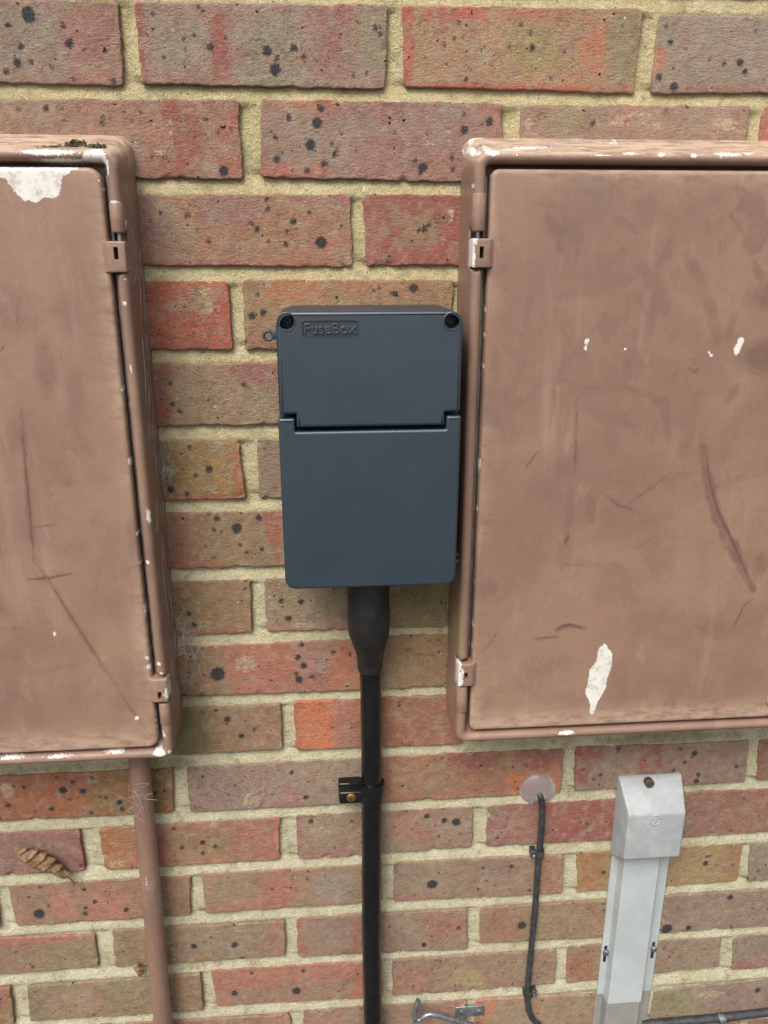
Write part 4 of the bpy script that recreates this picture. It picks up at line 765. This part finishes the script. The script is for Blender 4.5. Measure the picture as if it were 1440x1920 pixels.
for j in range(6):
    for i in range(n): Ff.append((j*n+i, j*n+(i+1) % n, ((j+1) % 6)*n+(i+1) % n, ((j+1) % 6)*n+i))
mb.add(Vv, Ff); mb.build('collar', M_BLACKP, cl)
a0 = at(634, 1462, 4); a1 = at(668, 1500, 4)
mb = MB(); mb.box(a0[0], a1[0]+.006, -.0125, .003, at(640, 1503, 12)[2], at(640, 1463, 6)[2], .002); mb.build('base_block', M_BLACKP, cl)
mb = MB(); ax0 = at(636, 1490, 20)[0]; zA, zB = at(650, 1484, 24)[2], at(650, 1506, 24)[2]
mb.box(ax0, xc-.006, -.026, -.0130, zB, zA, .0022); mb.build('clamp_arm', M_BLACKP, cl)
mb = MB(); w0 = at(640, 1492, 14); w1 = at(676, 1460, 14)
tri = [(w0[0], w0[2]-.004), (xc-.011, w0[2]+.006), (xc-.011, w1[2]-.002), (w1[0]-.010, w1[2]-.005)]
mb.add([(x, -.0185, z) for x, z in tri]+[(x, -.011, z) for x, z in tri], [(0, 1, 2, 3), (7, 6, 5, 4), (0, 4, 5, 1), (1, 5, 6, 2), (2, 6, 7, 3), (3, 7, 4, 0)]); mb.build('gusset', M_BLACKP, cl, False)
sc = at(658.5, 1496, 27); mb = MB(); mb.tube([(sc[0], -.0255, sc[2]), (sc[0], -.0272, sc[2]), (sc[0], -.0278, sc[2])], [.0052, .0052, .0042], 28); so = mb.build('screw', M_BRASS, cl)
mb = MB(); mb.box(sc[0]-.0028, sc[0]+.0028, -.0280, -.0274, sc[2]-.0005, sc[2]+.0005); mb.box(sc[0]-.0005, sc[0]+.0005, -.02803, -.0275, sc[2]-.0028, sc[2]+.0028); mb.build('cross_recess', M_DARK, so, False)

# ------------------------------------------------------------------ brown pipe under the left cabinet
mb = MB(); pt = at(262, 1440, 20); pb = at(311, 1915, 20); px_ = (pt[0]+pb[0])/2
mb.tube([(pt[0]+.002, -.020, ZOFF-.690), (px_-.003+.002, -.020, ZOFF-.80), (pb[0]-.003, -.020, ZOFF-1.1), (pb[0]-.003, -.020, .0)], .0113, 40)
V = np.array([tuple(p) for p in mb.v]); bm_ = mb
# more rings so the paint marks have something to sit on
mb = MB(); zs = np.linspace(ZOFF-.690, 0.0, 240); xs = np.interp(-zs, [-(ZOFF-.690), -(ZOFF-1.1), 0], [pt[0]+.001, pb[0]-.003, pb[0]-.003])
mb.tube([(x, -.020, z) for x, z in zip(xs, zs)], .0113, 40); V = np.array([tuple(p) for p in mb.v]); nv = len(V)
ch = fbm(V[:, 0]*200, V[:, 2]*120, 9, 3)*4-3.1
chip, sm = marks(V, 30, [(276, 1655, 3, 22), (262, 1470, 3, 3)], [], [([(270, 1722), (282, 1735)], 16, .6), ([(285, 1560), (292, 1600)], 10, .3)], [(290, 1820, 10, 60, .3), (262, 1500, 20, 30, .25)])
tag(build('brown_pipe', V, mb.f, M_PAINT, None, True, dict(scr=np.full(nv, -9.0), chip=np.maximum(ch, chip-1), smudge_shade=np.maximum(sm, .42+.15*fbm(V[:, 0]*50, V[:, 2]*14, 8)), fade=.35*np.clip(fbm(V[:, 0]*60, V[:, 2]*12, 4), 0, 1), moss=np.zeros(nv)), auto=60), 'brown painted pipe dropping from under the cabinet with the big white chip', 'pipe')  # overall smudge floor darkens the paint for the shade the pipe stands in

# ------------------------------------------------------------------ thin cable, its clips and the sealant blob
tc = [(1009, 1482, 3), (1014, 1495, 9), (1016.5, 1510, 7), (1015.5, 1550, 6), (1012, 1590, 5), (1009, 1620, 5), (1005, 1680, 5), (1000, 1740, 5), (994, 1800, 5), (990, 1845, 5), (989, 1875, 5), (993, 1898, 5), (1003, 1915, 5), (1022, 1930, 5), (1060, 1945, 5)]
mb = MB(); mb.tube(smoothpath([at(*p) for p in tc], 7), .0038, 18); tag(mb.build('thin_cable', M_CABLE, None), 'thin grey-black cable hanging from the clear sealant blob', 'cable')
for i, (px, py, sgx, lab) in enumerate([(1011, 1599, -1, 'small grey clip on thin cable, nearer the sealant blob'), (990, 1861, 1, 'small grey clip on thin cable where it starts to curve')]):
    c = at(px, py, 5); root = empty('cable_tack', tuple(c), lab, 'cable clip', 'clips on the thin cable'); root['_w'] = list(c)
    mb = MB(); R1 = .0060; n = 20; pts = []
    for j in range(n+1): a = math.pi*j/n; pts.append((c[0]+R1*math.cos(a), -.005-R1*math.sin(a)))
    pts = [(c[0]+R1, .002)]+pts+[(c[0]-R1, .002)]
    Vv = []; Ff = []
    for (x, y) in pts:
        dx, dy = x-c[0], y+.005; l = math.hypot(dx, dy); q = (c[0]+dx*(1-.0013/l), -.005+dy*(1-.0013/l))
        for z in (c[2]+.0045, c[2]-.0045): Vv.append((x, y, z))
        for z in (c[2]-.0045, c[2]+.0045): Vv.append((q[0], q[1], z))
    m = len(pts)
    for j in range(m-1):
        for q in range(4): Ff.append((j*4+q, j*4+(q+1) % 4, (j+1)*4+(q+1) % 4, (j+1)*4+q))
    mb.add(Vv, Ff); mb.build('saddle', M_CABLE, root)
    mb = MB(); bx = c[0]+sgx*.0075; mb.box(bx-.0034, bx+.0034, -.0085, .003, c[2]-.0048, c[2]+.0048, .0012); mb.build('nail_block', M_CABLE, root)
    mb = MB(); mb.tube([(bx, -.008, c[2]-.001), (bx, -.0098, c[2]-.001), (bx, -.0103, c[2]-.001)], [.0022, .0022, .0015], 14); mb.build('nail_head', M_ZINC, root)
c = at(1008, 1477, 0); Vv = []; rg = 22; na = 56
ol = [(1043, 1474), (1040, 1488), (1030, 1498), (1012, 1501), (1002, 1504), (990, 1503), (980, 1498), (973, 1486), (973, 1478), (980, 1465), (992, 1455), (1008, 1449), (1025, 1453), (1037, 1462)]
ang = np.unwrap([math.atan2(at(x, y)[2]-c[2], at(x, y)[0]-c[0]) for x, y in ol]); rad = np.array([math.hypot(at(x, y)[2]-c[2], at(x, y)[0]-c[0]) for x, y in ol])
o_ = np.argsort(np.mod(ang, 2*math.pi)); aa = np.mod(ang, 2*math.pi)[o_]; ra = rad[o_]; aa = np.concatenate([aa-2*math.pi, aa, aa+2*math.pi]); ra = np.tile(ra, 3)
Ff = []
for i in range(rg+1):
    t = i/rg
    for j in range(na):
        a = 2*math.pi*j/na; r = np.interp(a, aa, ra)*t; h = .0075*(1-t**2.6)**.8+.0006
        h += .0035*math.exp(-((t*math.cos(a)-.15)**2+(t*math.sin(a)+.35)**2)/.06)
        Vv.append((c[0]+r*math.cos(a), -h-.0006*vnoise(t*3+5, a*1.3) - (.0 if i < rg else -.002), c[2]+r*math.sin(a)))
for i in range(rg):
    for j in range(na): Ff.append((i*na+j, i*na+(j+1) % na, (i+1)*na+(j+1) % na, (i+1)*na+j))
Ff.append(tuple((rg*na+j) for j in range(na))[::-1])
bl = empty('sealant_blob', tuple(c), 'blob of cloudy clear silicone sealing the hole above the thin cable', 'sealant'); bl['_w'] = list(c)
build('blob', Vv, Ff, M_SIL, bl)
mb = MB(); mb.tube(smoothpath([at(998, 1500, 3), at(997, 1507, 2.5), at(998, 1518, 2), at(995, 1530, 1.8)], 6), [.0030]*6+[.0016]*6+[.0006]*7, 10); mb.build('drip_tail', M_SIL, bl)

# ------------------------------------------------------------------ grey trunking
TK = empty('cable_trunking', tuple(at(1190, 1900, 0)), 'pale grey plastic cable cover with hooded cap and rusty screw', 'trunking'); TK['_w'] = list(at(1190, 1900, 0))
def prism(sec, z0, z1, x0b=None, x1b=None):
    """sec: outline (x, depth mm) at top; swept straight down"""
    n = len(sec); V = [(x, -d/1000, z0) for x, d in sec]+[(x, -d/1000, z1) for x, d in sec]
    return V, [tuple(range(n)), tuple(range(2*n-1, n-1, -1))]+[(i, i+n, (i+1) % n+n, (i+1) % n) for i in range(n)]
tx0, tx1 = .3370, .4105
def tsec(dx=0, g=0): return [(tx0+dx, -1), (tx0+dx, 2.6+g), (tx0+.0010+dx, 3.4+g), (tx0+.0082+dx, 3.4+g), (tx0+.0094+dx, 17.6+g), (tx0+.0106+dx, 18.8+g), (tx1-.0206+dx, 18.8+g), (tx1-.0192+dx, 17.6+g), (tx1-.0120+dx, 3.4+g), (tx1-.0010+dx, 3.4+g), (tx1+dx, 2.6+g), (tx1+dx, -1)]
zs0 = at(1140, 1862, 3)[2]
mb = MB(); mb.add(*prism(tsec(), ZOFF-.85, zs0)); mb.build('upper_length', M_GREYP, TK, True, 25)
mb = MB(); mb.add(*prism(tsec(-.0012, -.4), zs0-.0004, 0.03)); mb.build('lower_length', M_GREYD, TK, True, 25)
# cap: hood with sloping top
cz0, cz1, cz2 = ZOFF-.793, ZOFF-.823, ZOFF-.886
bm = bmesh.new(); sec = [(0.001, ZOFF-.906), (.006, ZOFF-.905), (.036, cz2), (.036, cz1), (.0055, cz0), (-.001, cz0)]
Lf = [bm.verts.new((.3335+abs(y)*.10, -y, z)) for y, z in sec]; Rt = [bm.verts.new((.4115-abs(y)*.16, -y, z)) for y, z in sec]; k = len(sec)
bm.faces.new(Lf); bm.faces.new(Rt[::-1])
for i in range(k): bm.faces.new((Lf[i], Rt[i], Rt[(i+1) % k], Lf[(i+1) % k]))
bmesh.ops.recalc_face_normals(bm, faces=bm.faces); bmesh.ops.bevel(bm, geom=bm.edges[:], offset=.0042, segments=5, profile=.5, affect='EDGES', clamp_overlap=True)
mb = MB(); mb.bm(bm); cap = mb.build('cap', M_GREYC, TK, True, 40)
sp_ = at(1217, 1468, 14); mb = MB(); mb.tube([(sp_[0], -.010, sp_[2]), (sp_[0], -.0165, sp_[2]+.001), (sp_[0], -.0175, sp_[2]+.0012)], [.0053, .0053, .0040], 22); s_ = mb.build('screw', M_RUST, cap)
mb = MB(); mb.box(sp_[0]-.0042, sp_[0]+.0042, -.0178, -.0170, sp_[2]+.0006, sp_[2]+.0018); mb.build('screw_slot', M_DARK, s_, False)
mk = at(1229, 1538, 36.2); mb = MB(); mb.tube([(mk[0]+.0064*math.cos(a), mk[1], mk[2]+.0064*math.sin(a)) for a in np.linspace(0, 2*math.pi, 40)[:-1]], .0009, 8, closed=True)
mb.box(mk[0]-.0052, mk[0]+.0052, mk[1]-.0006, mk[1]+.0006, mk[2]+.0020, mk[2]+.0032, .0003); mb.box(mk[0]-.0008, mk[0]+.0008, mk[1]-.00065, mk[1]+.0006, mk[2]-.0056, mk[2]+.0020, .0003); mb.build('moulded_t_mark', M_GREYC, cap)
for (px, py, top, bot) in ((1134, 1785, 1774, 1804), (1227, 1778, 1767, 1797)):
    c = at(px, py, 4); zt0, zb0 = at(px, top, 4)[2], at(px, bot, 4)[2]; xx = tx0+.0045 if px < 1200 else tx1-.0058
    mb = MB(); mb.box(xx-.0021, xx+.0021, -.00365, -.0030, zb0, zt0, .0003); sl = mb.build('fixing_slot', M_DARK, TK, False)
    mb = MB(); mb.tube([(xx+.0003, -.003, c[2]), (xx+.0003, -.0062, c[2]), (xx+.0003, -.0072, c[2])], [.0040, .0040, .0026], 20); s_ = mb.build('screw', M_ZINC, TK)
    mb = MB(); M = Matrix.Translation((xx+.0003, -.0072, c[2])) @ Matrix.Rotation(.9, 4, 'Y'); mb.box(-.0034, .0034, -.0003, .0004, -.0005, .0005, 0, M); mb.build('screw_slot', M_DARK, s_, False)

# ------------------------------------------------------------------ cable at the foot of the trunking
hc = [(1206, 1922, 6), (1216, 1920.5, 6), (1260, 1916.5, 6), (1320, 1911, 6), (1380, 1905, 6), (1440, 1898, 6), (1500, 1890, 6), (1580, 1880, 6), (1700, 1866, 6)]
mb = MB(); mb.tube(smoothpath([at(*p) for p in hc], 6), .0054, 18); tag(mb.build('horizontal_cable', M_CABLE, None), 'black paint-flecked cable running sideways from the trunking foot', 'cable')
c = at(1352, 1909, 6); root = empty('cable_tack', tuple(c), 'bent grey metal clip over the sideways black cable', 'cable clip'); root['_w'] = list(c)
mb = MB(); pts = []
for j in range(21): a = math.pi*j/20; pts.append((c[0]-.001*math.cos(a), -.006-.0068*math.sin(a), c[2]+.0068*math.cos(a)))
pts += [(c[0]+.003, -.002, c[2]-.014)]
V0 = []; F0 = []
for i, p in enumerate(pts):
    for sx in (-.0042, .0042): V0.append((p[0]+sx, p[1], p[2])); V0.append((p[0]+sx, p[1]+.0010, p[2]*.9995+c[2]*.0005))
for i in range(len(pts)-1):
    a = i*4; b = a+4; F0 += [(a, a+2, b+2, b), (a+1, b+1, b+3, a+3), (a, b, b+1, a+1), (a+2, a+3, b+3, b+2)]
mb.add(V0, F0); mb.build('strap', M_ZINC, root)

# ------------------------------------------------------------------ hook and eye plate
hk = empty('hook_and_eye', tuple(at(880, 1905, 0)), 'galvanised cabin hook on a small two-screw plate', 'hook'); hk['_w'] = list(at(880, 1905, 0))
mb = MB(); mb.tube(smoothpath([at(784.5, 1875, 14), at(780, 1888, 15), at(776.5, 1900, 15.5), at(779, 1910, 16), at(787, 1912, 16.5), at(798, 1904, 17), at(812, 1902, 17), at(832, 1907, 16), at(856, 1914, 14), at(880, 1921, 12), at(898, 1928, 10), at(905, 1938, 9), at(896, 1944, 8), at(884, 1938, 8)], 6), .0032, 16); mb.build('hook_rod', M_ZINC, hk)
q0 = at(854, 1891, 2); q1 = at(908, 1905, 2); mb = MB(); M = Matrix.Translation(((q0[0]+q1[0])/2, -.0015, (q0[2]+q1[2])/2+.002)) @ Matrix.Rotation(math.radians(0), 4, 'Y')
hw = (q1[0]-q0[0])/2; mb.box(-hw, hw, -.0012, .0012, -.0085, .0085, .0008, M); pl = mb.build('plate', M_ZINC, hk)
for sx in (-.6, .6):
    x = (q0[0]+q1[0])/2+sx*hw; z = (q0[2]+q1[2])/2+.001; mb = MB(); mb.tube([(x, -.0025, z), (x, -.0036, z), (x, -.0041, z)], [.0034, .0034, .0022], 18); s_ = mb.build('screw', M_ZINC, pl)
    mb = MB(); M = Matrix.Translation((x, -.0041, z)) @ Matrix.Rotation(.7, 4, 'Y'); mb.box(-.0026, .0026, -.0002, .0003, -.0004, .0004, 0, M); mb.build('screw_slot', M_DARK, s_, False)
mb = MB(); cx_, cz_ = (q0[0]+q1[0])/2+.004, q1[2]-.004
mb.tube(smoothpath([(cx_-.014, -.003, cz_+.001), (cx_-.012, -.010, cz_), (cx_, -.013, cz_+.001), (cx_+.009, -.013, cz_-.001), (cx_+.013, -.012, cz_-.008), (cx_+.011, -.010, cz_-.016), (cx_, -.008, cz_-.018)], 6), .0030, 14); mb.build('eye', M_ZINC, hk)

# ------------------------------------------------------------------ leaves, cobwebs, lichen
def rolled_leaf(name, p0, p1, rmax, ridges, seed, label, stem=True, prof=None):
    p0, p1 = np.array(p0), np.array(p1); ax = p1-p0; L = np.linalg.norm(ax); t_ = ax/L; nrm = np.array([0, -1, 0]); sd = np.cross(t_, nrm)
    root = empty(name, tuple((p0+p1)/2), label, 'dead leaf'); root['_w'] = list((p0+p1)/2)
    nt_, na_ = 90, 30; V = []; F = []
    for i in range(nt_):
        t = i/(nt_-1); r = rmax*np.interp(t, *prof); r *= 1.0
        for j in range(na_):
            a = -2.6+5.2*j/(na_-1)+.5*t; saw = ((t*ridges*(1-.12*t)+.16*math.sin(a)+.05*a) % 1.0); rr2 = r*(1+.10*(j/(na_-1)-.5))*(1+(.46*saw**2-.12)*(1-math.sin(a))/2)*(1+.10*vnoise(t*18, a*2.2, seed))
            off = sd*math.sin(a)*rr2*1.05-nrm*(-math.cos(a))*rr2*.75
            V.append(p0+ax*t+off+t_*(.0018*math.cos(a*1.0)*(1-abs(2*t-1)))+sd*.0010*math.sin(t*7))
    for i in range(nt_-1):
        for j in range(na_-1): F.append((i*na_+j, i*na_+j+1, (i+1)*na_+j+1, (i+1)*na_+j))
    o = build('blade', V, F, M_LEAF, root); md = o.modifiers.new('thickness', 'SOLIDIFY'); md.thickness = .0004
    if stem:
        mb = MB(); mb.tube(smoothpath([p1-t_*.004, p1+t_*.004-np.array([0, .001, .001]), p1+t_*.007+np.array([.001, 0, -.006]), p1+t_*.006+np.array([.0015, 0, -.011])], 6), .0007, 8); mb.build('stalk', M_RUST, root)
    return root
rolled_leaf('dry_leaf', at(26, 1588, 15), at(126, 1642, 10),  .0102, 7, 3, 'curled dry brown leaf caught on the wall at lower left', True, ([0, .08, .22, .42, .6, .75, .9, 1], [.04, .34, .80, 1.0, .90, .68, .56, .40]))
rolled_leaf('leaf_scrap', at(257, 1806, 8), at(263, 1830, 6), .0045, 3, 9, 'tiny curled yellow leaf scrap beside the brown pipe', False, ([0, .3, .7, 1], [.3, 1, .9, .3]))
def web(name, anchors, n, spread, seed, label, extra=None):
    r = random.Random(seed); mb = MB()
    for i in range(n):
        a, b = r.choice(anchors), r.choice(anchors)
        pa = np.array(a)+np.array([r.gauss(0, 1), r.gauss(0, .5), r.gauss(0, 1.6)])*spread; pb_ = np.array(b)+np.array([r.gauss(0, 1), r.gauss(0, .5), r.gauss(0, 1.6)])*spread
        pa[1] = min(pa[1], -.003); pb_[1] = min(pb_[1], -.003)
        m = (pa+pb_)/2+np.array([r.gauss(0, .4), 0, -abs(r.gauss(0, .5))])*spread; m2 = m+np.array([r.gauss(0, .3), r.gauss(0, .2), r.gauss(0, .3)])*spread
        mb.tube(smoothpath([pa, m, m2, pb_], 4), r.choice([.00007, .00009, .00012, .00015]), 4, cap=False)
    o = mb.build(name, M_WEB, None, True, None); tag(o, label, 'cobweb'); return o
web('cobweb', [at(308, 830, 8), at(318, 870, 10), at(305, 880, 6), at(322, 885, 4), at(302, 900, 12)], 60, .0035, 1, 'small dusty cobweb tuft at edge of the olive brick beside cabinet')
web('cobweb', [at(335, 1160, 25), at(345, 1190, 8), at(352, 1225, 10), at(372, 1200, 4), at(345, 1240, 14), at(365, 1235, 5), at(340, 1215, 25)], 64, .0062, 2, 'large tangled cobweb low between cabinet side and wall')
r_ = random.Random(4); mb = MB()
for i in range(70):
    py = r_.uniform(420, 1300); x = -.1648; z0_ = at(290, py, 30)[2]; y0 = -r_.uniform(.012, .046)
    mb.tube([(x+.0004, y0, z0_), (x+.0007, y0+r_.gauss(0, .003), z0_-r_.uniform(.003, .01)), (x+.0004, y0+r_.gauss(0, .004), z0_-r_.uniform(.012, .04))], .00012, 4, cap=False)
tag(mb.build('cobweb', M_WEB, None, True, None), 'fine cobweb strands clinging to side of the cabinet with the big chip', 'cobweb')
for lab, D, cl_ in [('loose cobweb threads across the top of the brown pipe', 33, [(255, 1500, 4), (266, 1510, 4), (252, 1482, 3)]), ('faint cobweb threads on the grey-pink brick left of the cable clip', 3, [(470, 1488, 5), (482, 1496, 4), (460, 1480, 3)])]:
    mb = MB()
    for (x, y, n) in cl_:
        for i in range(n):
            p = at(x+r_.uniform(-14, 14), y+r_.uniform(-16, 16), D); mb.tube(smoothpath([p, p+np.array([r_.gauss(0, .008), -.001, r_.gauss(0, .008)]), p+np.array([r_.gauss(0, .012), 0, r_.gauss(0, .012)])], 4), .00013, 4, cap=False)
    o = tag(mb.build('cobweb', M_WEB, None, True, None), lab, 'cobweb'); o['kind'] = 'stuff'
def tuft(anchors, label, n, seed):
    r = random.Random(seed); mb = MB()
    for i in range(n):
        px, py, D, s = r.choice(anchors); p = at(px+r.gauss(0, 9)*s, py+r.gauss(0, 2.2)*s, D+r.gauss(0, 1.5)); h = r.uniform(.0012, .0038)*s
        d = np.array([r.gauss(0, .7), r.gauss(-.5, .5), r.uniform(.1, 1.0)]); d = d/np.linalg.norm(d); q = p+d*h; sd = np.cross(d, [0, 1, .2]); sd = sd/np.linalg.norm(sd)*r.uniform(.0005, .0012)
        m = (p+q)/2+np.array([0, -.0006, 0]); mb.add([p-sd, p+sd, m+sd*1.5, m-sd*1.5, q+sd*.5, q-sd*.6], [(0, 1, 2, 3), (3, 2, 4, 5)])
    tag(mb.build('lichen', M_LICHEN, None, True, None), label, 'lichen', 'lichen tufts on the cabinet top')
tuft([(100, 279, 48, .9), (118, 278, 48, .8), (85, 281, 50, .6)], 'low grey-green lichen strip along the top of the chipped cabinet', 120, 3)
tuft([(140, 272, 46, 1.0), (136, 275, 48, 1.0), (146, 270, 46, .9)], 'pale bushy lichen tuft standing on the chipped cabinet top', 90, 4)
tuft([(180, 276, 50, .8), (186, 277, 50, .8)], 'dark lichen clump nearest the top corner of the chipped cabinet', 90, 5)

# drop the bookkeeping property
for o in bpy.data.objects:
    if '_w' in o.keys(): del o['_w']
